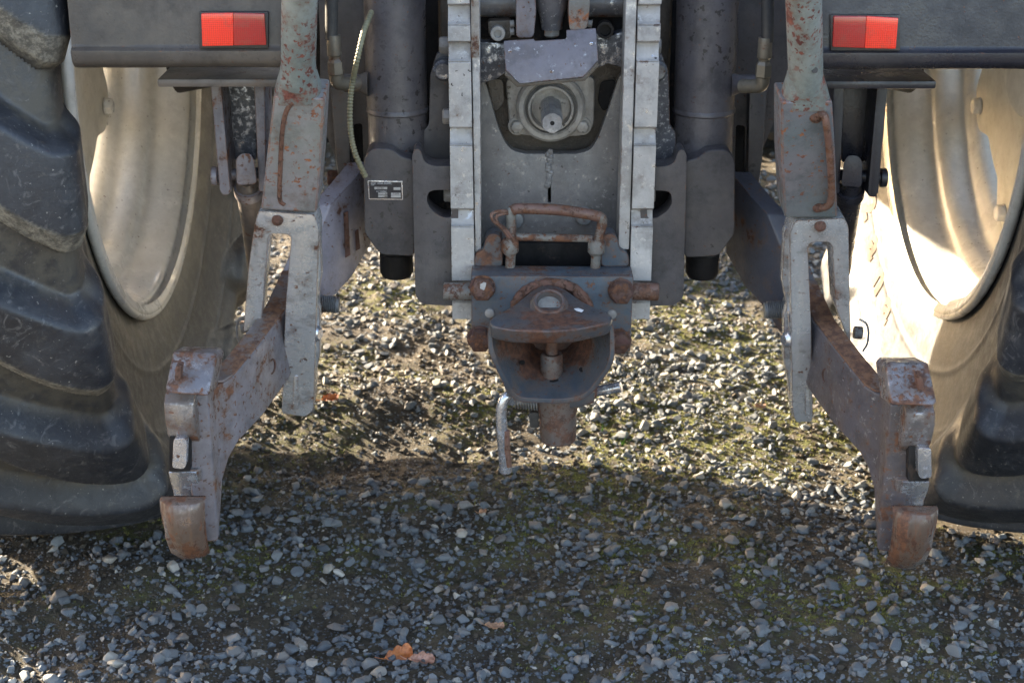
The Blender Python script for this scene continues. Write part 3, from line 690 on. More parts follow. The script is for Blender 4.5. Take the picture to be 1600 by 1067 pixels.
T('fuel_tank', box(-.56, -.26, 4.55, 5.3, .70, 1.05, .05, 4), m_body)
T('battery_box', box(.38, .66, 4.35, 4.9, .62, .95, .04, 3), m_body)
T('bonnet', loft([[Vector((.06 + sx * w_, y_, z_)) for sx, z_ in ((-1, zb), (-1, zt - .12), (-.8, zt), (.8, zt), (1, zt - .12), (1, zb))] for y_, w_, zb, zt in ((4.3, .42, 1.15, 1.75), (5.2, .38, 1.15, 1.68), (6.5, .34, 1.1, 1.5))], .02), m_body)
# cab: posts, floor, roof, glass
T('cab_floor', box(-.62, .74, 2.55, 4.25, 1.32, 1.40, .02), m_body)
T('cab_roof', box(-.68, .80, 2.40, 4.35, 2.72, 2.88, .07, 4), m_body)
for (a, b) in ((-.62, 2.55), (.74, 2.55), (-.62, 4.2), (.74, 4.2)): T('cab_post', box(a - .035, a + .035, b - .035, b + .035, 1.40, 2.72, .01), m_body)
T('cab_rear_window', box(-.58, .70, 2.535, 2.541, 1.42, 2.70, 0), m_glass); T('cab_side_window', box(-.625, -.619, 2.6, 4.16, 1.42, 2.70, 0), m_glass); T('cab_side_window', box(.737, .743, 2.6, 4.16, 1.42, 2.70, 0), m_glass)
for s, x0, x1 in ((-1, -1.20, -.60), (1, .72, 1.32)):      # mudguards over the wheels
    bm = bmesh.new(); P = []
    for k in range(25):
        a = R(20 + 140 * k / 24); P.append((AX + 1.03 * math.cos(a), AZ + 1.03 * math.sin(a)))
    Q = [(AX + (p[0] - AX) * .98, AZ + (p[1] - AZ) * .98) for p in P][::-1]
    T('mudguard', poly_prism([Vector((x0, a, b)) for a, b in P + Q], (x1 - x0, 0, 0), bev=.004), m_body)

LS = Side(); RS = {}
def both(fn, c, dy):
    fn(LS, 'L'); fn(Side(c, dy), 'R')
# ---- fender beams with reflectors
def beam(S, sd_):
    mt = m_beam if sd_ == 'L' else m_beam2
    Yb = 2.12; yb = lambda r: Yb
    x0 = 104 if sd_ == 'L' else 92
    a = S.U(x0, 0, Yb).x; b = S.U(445, 0, Yb).x
    # profile in (Y, row): face, lip, return
    pf = [(Yb + .03, -60), (Yb, -55), (Yb, 74), (Yb - .008, 80), (Yb - .006, 98), (Yb + .004, 106), (Yb + .03, 104), (Yb + .06, 90), (Yb + .06, -60)]
    pts = [(Y_, Zr(r + S.dy, Y_)) for Y_, r in pf]
    bm = poly_prism([Vector((a, p, q)) for p, q in pts], (b - a, 0, 0), bev=.004)
    bmesh.ops.subdivide_edges(bm, edges=[e for e in bm.edges if abs(e.verts[0].co.x - e.verts[1].co.x) > .2], cuts=12)
    rough(bm, .0016, 9, 2 if sd_ == 'L' else 8)
    B = T('fender_beam', bm, mt, ang=40)
    if 1:
        q = [(314, 22), (364, 21), (365, 72), (316, 73)]; q2 = [(364, 21), (413, 22), (416, 71), (365, 72)]
        if sd_ == 'R': q = [(2 * 859 - x, y + 3) for x, y in [(1301, 74), (1303, 26), (1354, 26), (1351, 76)]][::-1]; q2 = [(2 * 859 - x, y + 3) for x, y in [(1351, 76), (1354, 26), (1404, 29), (1400, 77)]][::-1]
        q = [(x, y - (6 if sd_ == 'R' else 0)) for x, y in q]; q2 = [(x, y - (6 if sd_ == 'R' else 0)) for x, y in q2]
        allx = [p[0] for p in q + q2]; ally = [p[1] for p in q + q2]
        T('reflector_backing', S.plate([(min(allx) - 3, min(ally) - 2), (max(allx) + 3, min(ally) - 2), (max(allx) + 3, max(ally) + 3), (min(allx) - 3, max(ally) + 3)], Yb - .008, .01, bev=.002), m_rubberhose, B)
        T('reflector', S.plate(q, Yb - .014, .008, bev=.0015), m_red1 if sd_ == 'L' else m_red2, B, 'bright orange-red half of the reflector' if sd_ == 'L' else 'dark red half of the reflector')
        T('reflector', S.plate(q2, Yb - .014, .008, bev=.0015), m_red2 if sd_ == 'L' else m_red1, B, 'darker red half of the reflector' if sd_ == 'L' else 'bright red half of the reflector')
both(beam, 859, 3)
# ---- bracket under the beam with stabiliser
def stab(S, sd_):
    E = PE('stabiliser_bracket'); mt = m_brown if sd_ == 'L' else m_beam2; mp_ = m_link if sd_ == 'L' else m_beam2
    x0 = 245 if sd_ == 'L' else 252
    a = S.U(x0, 125, 2.17).x; b = S.U(440, 125, 2.17).x
    z1 = Zr(124 + S.dy, 2.17); z0 = Zr(137 + S.dy, 2.17)
    T('top_plate', box(min(a, b), max(a, b), 2.17, 2.40, z0, z1, .004), mt, E)
    T('side_cheek', S.plate([(328, 128), (345, 128), (360, 296), (358, 305), (348, 306), (343, 298)], lambda r: 2.26, .07, bev=.003), mp_, E)
    T('side_cheek', S.plate([(396, 128), (414, 128), (416, 300), (404, 300)], lambda r: 2.26, .07, bev=.003), mp_, E)
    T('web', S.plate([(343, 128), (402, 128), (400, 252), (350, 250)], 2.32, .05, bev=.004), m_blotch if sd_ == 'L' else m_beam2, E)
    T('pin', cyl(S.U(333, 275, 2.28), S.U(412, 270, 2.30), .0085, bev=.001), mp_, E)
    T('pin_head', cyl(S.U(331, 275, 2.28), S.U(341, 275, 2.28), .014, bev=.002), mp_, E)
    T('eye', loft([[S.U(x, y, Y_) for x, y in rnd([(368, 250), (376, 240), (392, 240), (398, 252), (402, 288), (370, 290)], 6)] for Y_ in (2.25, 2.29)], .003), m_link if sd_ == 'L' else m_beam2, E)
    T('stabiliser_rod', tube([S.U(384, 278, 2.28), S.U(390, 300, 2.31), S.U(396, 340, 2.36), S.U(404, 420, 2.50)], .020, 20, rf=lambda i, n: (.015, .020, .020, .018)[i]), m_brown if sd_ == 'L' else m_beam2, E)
    T('collar', revolve(S.U(388, 294, 2.30), S.U(389, 300, 2.305) - S.U(388, 294, 2.30), [(-.5, .022), (1.5, .022)], 22, bev=.0015), mp_, E)
both(stab, 858, 3)
# ---- lift rods
def liftrod(S, sd_):
    E = PE('lift_rod', 'left lift rod, grey with orange rust flecks' if sd_ == 'L' else 'right lift rod, blue grey with a raised rusty handle')
    Yf = lambda r: 2.045 + .00050 * (r)
    r1 = M(28, 50, 2.07)
    tx = [(471, -60), (468, 0), (466, 110), (464, 130)] if sd_ == 'L' else [(470, -60), (468, 0), (465, 105), (464, 130)]
    pts = [S.U(x, y, Yf(y) + r1) for x, y in tx]
    T('tube', tube(pts, r1, 32), m_rodL, E)
    secs = []
    for y, aw, b_, ex in ((100, r1 * 1.01, r1 * 1.01, 2), (108, r1 * 1.06, r1 * 1.03, 2.1), (122, M(33, 122, 2.1), .029, 2.6), (136, M(36.5, 136, 2.1), .032, 3.4), (150, M(37, 150, 2.1), .034, 4.5), (157, M(37, 157, 2.1), .034, 5)):
        c_ = S.U(466, y, Yf(y) + b_ + .002); secs.append([c_ + Vector((aw * math.copysign(abs(math.cos(q)) ** (2 / ex), math.cos(q)), b_ * math.copysign(abs(math.sin(q)) ** (2 / ex), math.sin(q)), 0)) for q in [2 * math.pi * k / 40 for k in range(40)]])
    T('flared_socket', loft(secs, 0), m_rodL, E, ang=50)
    sl = [(427, 150), (507, 155), (502, 250), (495, 333), (407, 328), (417, 240)] if sd_ == 'L' else [(2 * 862 - x, y - 9) for x, y in [(1221, 160), (1301, 158), (1306, 250), (1309, 341), (1226, 341), (1221, 250)]]
    fr = [S.U(x, y, Yf(y)) for x, y in sl]; fr = [fr[0], fr[1], fr[2], fr[3], fr[4], fr[5]]
    bm = poly_prism(fr, (0, .075, .012), bev=.005, seg=3)
    SL = T('sleeve', bm, m_sleeveL if sd_ == 'L' else m_sleeveR, E)
    sw = m_rust if 0 else m_handle_r
    if sd_ == 'L':
        hp = [(457, 160), (447, 175), (441, 205), (438, 260), (437, 310), (444, 320)]; P = [S.U(x, y, Yf(y) - .001) for x, y in hp]
        T('handle_bar', tube(spline([q + Vector((0, .0015, 0)) for q in P], 6), .0035, 12), m_weld, E)
    else:
        hp = [(2 * 862 - x, y - 9) for x, y in [(1274, 181), (1287, 180), (1292, 200), (1297, 250), (1299, 310), (1289, 324), (1279, 321)]]
        offs = [.004, -.006, -.012, -.013, -.012, -.006, .004]; P = [S.U(x, y, Yf(y) + o_) for (x, y), o_ in zip(hp, offs)]
        T('handle_bar', tube(spline(P, 6), .0052, 12), m_handle_r, E)
        for x, y in ((1274, 181), (1278, 321)): T('weld_bead', rough(revolve(S.U(2 * 862 - x, y - 9, Yf(y) + .004), (0, -1, 0), [(0, .010), (.006, .009), (.011, .005)], 14), .002, 150), m_weld, E)
    T('pin_hole', cyl(S.U(474 if sd_ == 'L' else 2 * 862 - 1273, 92 if sd_ == 'L' else 101, Yf(90) - .0005) , S.U(474 if sd_ == 'L' else 2 * 862 - 1273, 92 if sd_ == 'L' else 101, Yf(90) + .006), .0042), m_rubberhose, E)
    # fork: arch, two legs either side of the link arm
    if sd_ == 'L':
        out = [(404, 330), (492, 336), (498, 360), (490, 640), (478, 651), (440, 646), (446, 480), (455, 372), (450, 366), (423, 365), (419, 371), (408, 505), (380, 520), (388, 420), (398, 350)]
    else:
        out = [(x_, y_) for x_, y_ in [(2 * 862 - a, b - 9) for a, b in [(1320, 341), (1243, 345), (1234, 365), (1238, 640), (1243, 660), (1270, 658), (1267, 500), (1262, 385), (1268, 378), (1296, 378), (1301, 386), (1306, 480), (1329, 540), (1327, 430), (1326, 355)]]]
    fr = [S.U(x, y, Yf(y) + .004) for x, y in rnd(out, 5, 3)]
    bm = poly_prism(fr, (0, .052, .004), bev=.003, seg=2)
    T('fork', bm, m_clevis, E)
    # second cheek plate on the inner side with stepped latch
    ck = [(491, 345), (499, 352), (503, 430), (495, 470), (500, 485), (500, 555), (494, 580), (488, 640), (478, 640), (478, 560)]
    if sd_ == 'R': ck = [(x - 1, y) for x, y in ck]
    T('cheek_plate', S.plate(rnd(ck, 4, 3), lambda r: Yf(r) + .030, .022, bev=.002), m_clevis, E)
    T('latch_plate', S.plate(rnd([(482, 482), (492, 480), (489, 556), (479, 560)], 3, 2), lambda r: Yf(r) + .010, .03, bev=.002), m_silver, E)
    T('latch_button', revolve(S.U(489, 520, 2.325), (-S.sg * -1, -.5, 0), [(0, .0), (0.001, .013), (.008, .013), (.012, .008)], 20), m_silver, E)
    T('lower_stop', S.plate(rnd([(459, 588), (466, 588), (466, 640), (457, 640)], 2, 2), lambda r: Yf(r) + .001, .02, bev=.001), m_clevis, E)
    T('lower_peg', cyl(S.U(470, 636, 2.40), S.U(484, 634, 2.40), .0085, bev=.002), m_clevis, E)
    T('fork_pin', revolve(S.U(434 if sd_ == 'L' else 2 * 862 - 1281, 343, Yf(343) + .006), (0, -1, 0), [(0, .0085), (.007, .008), (.010, .004)], 16), m_weld, E)
    # threaded bolt
    b0 = S.U(490, 474, 2.42); b1 = S.U(530, 476, 2.42); prof = [(0, .020), (.22, .020), (.24, .0145)]
    for k in range(9): u = .28 + k * .075; prof += [(u, .0150), (u + .03, .0125)]
    prof += [(1, .013)]
    T('threaded_bolt', revolve(b0, b1 - b0, prof, 22), m_zinc, E)
    T('washer', revolve(S.U(488, 474, 2.42), b1 - b0, [(0, .025), (.10, .025)], 24, bev=.001), m_weld, E)
    cp = [(384, 492), (374, 498), (370, 512), (372, 530), (379, 542)]
    if sd_ == 'R': cp = [(x - 3, y - 2) for x, y in cp]
    T('pull_ring', tube(spline([S.U(x, y, 2.36) for x, y in cp], 6), .0018, 8), m_zinc, E)
    T('pull_stub', cyl(S.U(377, 511, 2.37), S.U(390, 510, 2.37), .010, bev=.002), m_handle, E)
both(liftrod, 862, 9)
# ---- lower link arms with hook ends
def link(S, sd_):
    E = PE('lower_link', 'left lower lift arm with open hook end' if sd_ == 'L' else 'right lower lift arm with open hook end')
    th = .034; 
    st = [(325, 616, 846, 2.085), (331, 610, 800, 2.105), (337, 604, 752, 2.125), (350, 598, 716, 2.14), (366, 588, 690, 2.155), (405, 540, 648, 2.225), (446, 486, 592, 2.33), (474, 424, 530, 2.42), (517, 320, 462, 2.475), (545, 290, 432, 2.52), (576, 252, 380, 2.575)]
    secs = []; tops = []
    for x, yt, yb_, Y in st:
        a = S.U(x, yt, Y); b = S.U(x, yb_, Y); b.x = a.x; o_ = Vector((-S.sg * th, -.006, 0)); secs.append([a, b, b + o_, a + o_]); tops.append((a, a + o_))
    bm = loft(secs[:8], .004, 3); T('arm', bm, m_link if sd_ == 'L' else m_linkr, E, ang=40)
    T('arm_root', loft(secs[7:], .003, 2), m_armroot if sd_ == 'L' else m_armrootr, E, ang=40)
    if sd_ == 'L':
        for sp_ in ([(536, 332), (543, 330), (546, 398), (539, 402)], [(552, 362), (559, 358), (562, 388), (554, 392)]):
            T('rust_scar', rough(poly_prism([U(x, y, 2.505 if x < 550 else 2.535) + Vector((.001, -.003, 0)) for x, y in sp_], (0, .004, 0), bev=0), .0006, 90), m_weld, E)
    # rust-worn top strap welded on the arm
    sec2 = []
    for a, b in tops[:8]: sec2.append([a + Vector((-S.sg * .001, 0, .0)), a + Vector((-S.sg * .001, 0, .0035)), b + Vector((S.sg * .001, 0, .0035)), b + Vector((S.sg * .001, 0, 0))])
    T('top_edge', loft(sec2[3:8], .001, 1), m_linktop, E, 'rust-covered top edge of the arm')
    T('arm_hole', cyl(S.U(418, 572, 2.252) + Vector((S.sg * .0005, 0, 0)), S.U(418, 572, 2.252) + Vector((S.sg * -.01, 0, 0)), .0), m_dark, E) if 0 else None
    # hole through the flank: a short dark bore with rusty rim
    c = S.U(421, 572, 2.268); nn = Vector((S.sg * .93, -.36, 0)); c = c + nn * .0035
    bore = revolve(c, nn, [(0.0, .0125), (.0012, .0125), (.0012, .0095), (-.012, .0095)], 22, caps=False); bm2 = bmesh.new()
    T('arm_bore', bore, m_rust, E)
    T('bore_back', revolve(c - nn * .001, nn, [(0, .0094), (.0006, .0094)], 20), m_dark, E)
    # claw: profile in (Y, row), extruded across
    dy = S.dy
    prof = [(2.026, 788), (2.019, 795), (2.016, 815), (2.022, 842), (2.040, 864), (2.070, 873), (2.105, 866), (2.15, 835), (2.19, 770), (2.20, 690), (2.17, 615), (2.10, 606), (2.070, 612), (2.055, 630), (2.052, 650),
            (2.060, 678), (2.072, 686), (2.085, 690), (2.085, 728), (2.072, 734), (2.078, 748), (2.092, 765), (2.095, 785), (2.088, 808), (2.072, 822), (2.056, 815), (2.046, 800), (2.040, 790), (2.033, 786)]
    pts = [Vector((0, Y, Zr(r + dy, Y))) for Y, r in prof]
    xa = S.U(260, 700, 2.05).x; xb = S.U(309, 700, 2.06).x; wv = xb - xa
    bm = poly_prism([Vector((xa, p.y, p.z)) for p in pts], (wv, 0, 0), bev=.006, seg=4)
    # the claw leans outward at its tip
    zb = Zr(870 + dy, 2.05); zt = Zr(640 + dy, 2.05)
    for v in bm.verts:
        f = (zt - v.co.z) / (zt - zb); v.co.x += -S.sg * .010 * max(0, f) ** 2
        if f > .78: v.co.x += ((xa + xb) / 2 - S.sg * .008 - v.co.x) * ((f - .78) / .22) ** 2 * .38
    rough(bm, .0012, 25, 1 if sd_ == 'L' else 5)
    T('hook', bm, m_hook, E, ang=38)
    # outer face of the lip: rounded rusty shoe with a groove
    x0 = S.U(247, 800, 2.015).x; x1 = S.U(318, 800, 2.015).x; secs = []
    for r, yy, sh in ((784, 2.020, 0), (790, 2.012, 0), (805, 2.008, .01), (825, 2.009, .025), (845, 2.016, .05), (860, 2.030, .085), (869, 2.046, .13), (873, 2.064, .20)):
        z = Zr(r + dy, yy); row = []
        for k in range(15):
            u = k / 14; gx = .0035 * math.exp(-((u - .62) / .06) ** 2) + .002 * math.exp(-((u - .80) / .04) ** 2); ed = .020 * (abs(u - .5) * 2) ** 3.2
            row.append(Vector((x0 + (x1 - x0) * (sh * 1.1 + u * (1 - sh * 1.9)), yy + ed + gx, z)))
        row += [Vector((q.x, yy + .018, z)) for q in row[::-1]]
        secs.append(row)
    T('hook_lip', loft(secs, .0012, 1), m_hookr, E, 'rust brown outer lip of the hook', ang=40)
    # worn bright seat inside the hook
    sp_ = [(2.0715, 737), (2.0775, 750), (2.0915, 766), (2.0945, 785), (2.0875, 806)]
    xs0 = S.U(265, 760, 2.07).x; xs1 = S.U(308, 760, 2.07).x
    secs = [[Vector((xs0, Y - .0015, Zr(r + dy, Y))), Vector((xs1, Y - .0015, Zr(r + dy, Y))), Vector((xs1, Y + .004, Zr(r + dy, Y))), Vector((xs0, Y + .004, Zr(r + dy, Y)))] for Y, r in sp_]
    T('hook_seat', loft(secs, .0008, 1), m_silver, E, 'bright worn seat of the hook')
    lt = [(271, 686), (289, 684), (292, 692), (291, 728), (286, 733), (269, 731)] if sd_ == 'L' else [(261, 686), (280, 684), (282, 692), (281, 728), (276, 733), (260, 731)]
    T('latch', S.plate(rnd(lt, 4, 3), 2.048, .04, bev=.003, seg=3), m_silver, E, 'shiny latch tongue')
    T('latch_pocket', S.plate([(264, 682), (296, 682), (297, 737), (264, 737)], 2.064, .02, bev=.002), m_dark, E)
    # cap block on top: sloping plate
    if sd_ == 'L':
        f = [(270, 549), (334, 551), (338, 560), (326, 618), (262, 614), (258, 608)]
    else: f = [(2 * 858 - x, y - 15) for x, y in [(1450, 567), (1390, 566), (1384, 574), (1392, 632), (1459, 634), (1464, 628)]]
    a = [S.U(x, y, 2.03 + (615 - y) * .0008) for x, y in f]
    bm = poly_prism(a, (0, .062, -.016), bev=.006, seg=3); T('hook_cap', rough(bm, .001, 30), m_cap, E, ang=40)
    T('cap_tab', S.plate([(274, 572), (284, 572), (281, 597), (272, 595)], 2.034, .02, bev=.003), m_weld, E)
both(link, 858, 15)
# ---- lift cylinders
def liftcyl(S, sd_):
    E = PE('lift_cylinder'); Y = 2.52; r = M(48, 120, 2.5)
    xs_ = ((616, -60), (617, 60), (621, 170), (623, 250)) if sd_ == 'L' else ((609, -60), (613, 60), (617, 170), (620, 250))
    P = [S.U(x, y, Y) for x, y in xs_]
    T('barrel', tube([P[0], P[1], P[2]], r, 48), m_tubep, E, ang=60)
    T('end_cap', tube([P[2], P[3]], r * .985, 48), m_tubep, E)
    W_ = bmesh.new(); 
    T('weld_ring', rough(revolve(P[2], P[3] - P[2], [(-.05, r), (-.02, r * 1.03), (.03, r * 1.035), (.06, r * .99)], 60), .0012, 120), m_tubep, E)
    T('port_stub', revolve(S.U(575, 131, 2.50), S.U(538, 130, 2.50) - S.U(575, 131, 2.50), [(0, .020), (.25, .016), (.35, .0145), (1, .0145)], 22), m_brown if sd_ == 'L' else m_tubep, E)
    T('foot', revolve(S.U(619, 395, 2.50), S.U(620, 431, 2.50) - S.U(619, 395, 2.50), [(0, M(26, 400, 2.5)), (.8, M(26, 400, 2.5)), (1, M(22, 400, 2.5))], 40), m_dark, E)
    # outer cheek plate
    ck = [(568, 248), (580, 232), (612, 233), (628, 246), (648, 250), (648, 401), (594, 398), (569, 364)]
    if sd_ == 'R': ck = [(x, y + 1) for x, y in ck]
    T('cheek_plate', S.plate(rnd(ck, 9, 4), 2.44, .10, bev=.004, seg=3), m_paint, E)
    # bracket with D-shaped opening
    pl = [(644, 240), (650, 232), (658, 236), (662, 253), (676, 260), (716, 260), (716, 478), (662, 476), (649, 464)]
    hole = [(669, 300), (680, 297), (706, 297), (706, 341), (690, 340), (673, 328), (666, 315)]
    T('bracket_plate', S.plate(rnd(pl, 8, 4), 2.415, .045, [rnd(hole, 7, 3)], bev=.004, seg=3), m_paint, E)
    T('bracket_back', S.plate([(656, 286), (716, 286), (716, 352), (656, 352)], 2.53, .02, bev=.002), m_dark, E)
    T('inner_plate', S.plate(rnd([(672, 118), (682, 84), (716, 78), (716, 262), (661, 262), (661, 205), (670, 196)], 6, 4), 2.50, .02, bev=.003), m_paint if sd_ == 'L' else m_blotch2, E)
    for (x, y, r_, sh) in ((692, 71, 14, 'h'), (697, 182, 13, 'h'), (699, 303, 13, 'h'), (701, 383, 13, 'h')):
        if sd_ == 'R': x -= 2 if y < 250 else 0
        T('bolt', hexbolt(S.U(x + 10, y, 2.455), (-S.sg, 0, 0), M(r_, y, 2.45), M(14, y, 2.45)), m_bolt, E)
    T('pivot_boss', revolve(S.U(694 if sd_ == 'L' else 693, 105, 2.50), (0, -1, 0), [(0, .0165), (.03, .0165), (.036, .012)], 24), m_zinc if sd_ == 'R' else m_blotch, E)
m_blotch2 = metal('speckled_grey', (.09, .088, .10), (.12, .115, .125), bare=.25, rough=.5, chips=.25, edge=.9, off=67, bsc=150)
both(liftcyl, 858.5, 1)
# ---- notched hitch rails
def rail(x0t, x1t, x0b, x1b, in0t, in1t, in0b, in1b, top, bot, Y0, sd_):
    E = PE('hitch_rail')
    # profile (Y,row): flat teeth with scooped notches
    steps = [(-60, 8, 'f'), (8, 40, 'n'), (40, 66, 'f'), (66, 97, 'n'), (97, 200, 'f'), (200, 228, 'n'), (228, 327, 'f'), (327, 355, 'n'), (355, 440, 'f'), (440, 472, 'n'), (472, bot, 'f')]
    pf = []
    for a, b, k in steps:
        if k == 'f': pf += [(Y0, a + 1.2), (Y0, b - 1.2)]
        else:
            n = 8
            for i in range(n + 1):
                u = i / n; dep = .016 * math.sqrt(max(0, 1 - (u * 2 - .75) ** 2)) if u < .875 else .0
                dep = .020 * (1 - u) ** .35 if u > .0 else .020
                pf.append((Y0 + dep * (1 - .08 * u), a + (b - a) * (.04 + .93 * u)))
            pf.append((Y0 + .003, b - .3))
    zz = [(Y, Zr(r, Y)) for Y, r in pf]; zb = [(Y0 + .048, zz[-1][1]), (Y0 + .048, zz[0][1])]
    zt_, zbm = Zr(0, Y0), Zr(bot, Y0)
    def X(z, a, b): f = (zt_ - z) / (zt_ - zbm); return a + (b - a) * f
    xa, xb = U(x0t, 0, Y0).x, U(x0b, bot, Y0).x; xc, xd = U(x1t, 0, Y0).x, U(x1b, bot, Y0).x
    pts = zz + zb; bm = bmesh.new()
    va = [bm.verts.new((X(z, xa, xb), y, z)) for y, z in pts]; vb = [bm.verts.new((X(z, xc, xd), y, z)) for y, z in pts]
    n = len(pts); bm.faces.new(va); bm.faces.new(vb)
    for i in range(n): bm.faces.new((va[i], va[(i + 1) % n], vb[(i + 1) % n], vb[i]))
    bmesh.ops.recalc_face_normals(bm, faces=bm.faces[:]); bevel(bm, .0012, 1)
    T('tooth_bar', bm, m_rail, E, 'notched bright steel bar', ang=25)
    # inner flange
    P = [U(in0t, -60, Y0 + .008), U(in1t, -60, Y0 + .008), U(in1b, bot - 95 if sd_ == 'L' else bot - 110, Y0 + .008), U(in0b, bot - 95 if sd_ == 'L' else bot - 110, Y0 + .008)]
    T('inner_flange', poly_prism(P, (0, .06, 0), bev=.0015), m_rail, E)
    if sd_ == 'L':
        P = [U(in0t + .5, -60, Y0 + .0055), U(in1t - .3, -60, Y0 + .0055), U(in1t - .2, 90, Y0 + .0055), U(in0t + 1, 91, Y0 + .0055)]
        T('rusty_flange_strip', poly_prism(P, (0, .006, 0), bev=.0008), m_railrust, E)
rail(699, 734, 707, 743, 735, 749, 743, 752, 0, 500, 2.40, 'L')
rail(998, 1034, 982, 1015, 980, 997, 966, 983, 0, 500, 2.40, 'R')
# ---- back plate with U-shaped opening, casting and PTO
cen = PE('pto_bearing_cover', 'cast bearing cover round the splined drive shaft')
bp = [(748, 118), (758, 128), (778, 198), (788, 222), (800, 236), (822, 241), (900, 241), (922, 236), (934, 218), (948, 180), (968, 118), (982, 112), (982, 420), (748, 420)]
slit = [(856, 291), (861, 291), (861, 317), (856, 317)]
T('back_plate', poly_prism([U(x, y, 2.50) for x, y in rnd(bp, 9, 3, idx=(1, 3, 4, 7, 8, 10))], (0, .022, 0), [[U(x, y, 2.50) for x, y in slit]], bev=.002), m_back)
bm = bmesh.new()
for k in range(14):
    revolve(U(858 + random.uniform(-2.5, 2.5), 238 + k * 4, 2.5), (0, -1, 0), [(0, .0055), (.0016, .0045), (.0026, .002)], 9, bm=bm)
T('weld_seam', rough(bm, .0012, 300), m_back)
T('casting_wall', poly_prism([U(x, y, 2.555) for x, y in [(740, -40), (990, -40), (990, 262), (740, 262)]], (0, .04, 0), bev=.002), m_castdark)
T('recess_lip', poly_prism([U(x, y, 2.53) for x, y in rnd([(752, 118), (770, 150), (786, 212), (797, 238), (925, 240), (938, 214), (952, 160), (972, 118), (986, 100), (986, 250), (745, 250), (745, 100)], 6)], (0, .03, 0), bev=.004), m_castdark) if 0 else None
fl = rnd([(790, 122), (848, 118), (930, 120), (928, 200), (912, 213), (862, 215), (812, 212), (796, 202)], 12, 4)
T('cover_flange', poly_prism([U(x, y, 2.535) for x, y in fl], (0, .022, 0), bev=.004, seg=3), m_cast, cen)
cz_ = U(863, 193, 2.42); ring_c = Vector((cz_.x, 2.535, cz_.z))
T('cover_ring', revolve(ring_c, (0, -1, 0), [(0, .056), (.010, .055), (.014, .051), (.014, .044), (.010, .041), (.010, .037), (.018, .0365), (.018, .033), (.004, .031), (-.01, .030)], 56, caps=False), m_cast, cen, ang=35)
T('seal', revolve(ring_c + Vector((0, .008, 0)), (0, -1, 0), [(0, .034), (.001, .034), (.001, .018)], 40, caps=False), m_dark, cen)
T('oil_seal_lip', revolve(ring_c, (0, -1, 0), [(.011, .041), (.0115, .037)], 48, caps=False), m_rubberhose, cen)
# splined shaft
bm = bmesh.new(); n = 6 * 8; rings = []
for yy, k in ((2.60, 1), (2.452, 1), (2.446, .93), (2.440, .85), (2.424, .85), (2.4205, .80)):
    ring = []
    for i in range(n):
        a = 2 * math.pi * (i + .5) / n + .2; ph = (i % 8); rr = .0172 if ph < 5 else .0158
        if k < .9: rr = min(rr, .0165)
        ring.append(bm.verts.new((cz_.x + math.cos(a) * rr * (1 if k > .81 else .93), yy, cz_.z + math.sin(a) * rr * (1 if k > .81 else .93))))
    rings.append(ring)
for a, b in zip(rings, rings[1:]):
    for i in range(n): bm.faces.new((a[i], a[(i + 1) % n], b[(i + 1) % n], b[i]))
bm.faces.new(rings[-1]); bm.faces.new(rings[0])
T('drive_shaft', bm, m_wear, cen, 'splined stub shaft pointing at the viewer', ang=25)
T('shaft_centre_hole', cyl((cz_.x, 2.4200, cz_.z), (cz_.x, 2.4212, cz_.z), .0035), m_dark, cen)
T('shaft_wear_mark', rough(poly_prism([Vector((cz_.x + a, 2.4203, cz_.z + b)) for a, b in ((-.010, -.006), (.004, .011), (.0075, .009), (-.006, -.010))], (0, .0006, 0), bev=0), 0), m_white, cen) if 0 else None
for x, y in ((808, 197), (910, 197)):
    T('cover_bolt', hexbolt(U(x, y, 2.535), (0, -1, 0), .0108, .011, washer=False), m_cast, cen)
    T('bolt_boss', revolve(U(x, y, 2.536), (0, -1, 0), [(0, .0150), (.003, .0145)], 24), m_cast, cen)
T('side_lobe', loft([[U(x, y, Y_) for x, y in rnd([(760, 124), (786, 124), (788, 160), (776, 176), (770, 170)], 7)] for Y_ in (2.525, 2.56)], .006, 3), m_castdark, cen)
T('side_lobe', loft([[U(x, y, Y_) for x, y in rnd([(938, 128), (962, 124), (956, 160), (944, 176), (934, 160)], 7)] for Y_ in (2.545, 2.56)], .006, 3), m_dark, cen)
for ch, x, y in (('B', 795, 137), ('g', 795, 146), ('E', 795, 155)):
    cu = bpy.data.curves.new('letter', 'FONT'); cu.body = ch; cu.size = .0085; cu.extrude = .0006; cu.align_x = 'CENTER'; cu.align_y = 'CENTER'
    to = bpy.data.objects.new('letter', cu); C.objects.link(to); bpy.context.view_layer.update(); lm = bpy.data.meshes.new_from_object(to); bpy.data.objects.remove(to)
    lm.transform(Matrix.Translation(U(x, y, 2.534)) @ Matrix.Rotation(R(90), 4, 'X') @ Matrix.Rotation(R(-80), 4, 'Z')); lm.materials.clear(); lm.materials.append(m_castdark)
    lo = bpy.data.objects.new('cast_letter', lm); C.objects.link(lo); lo.parent = cen
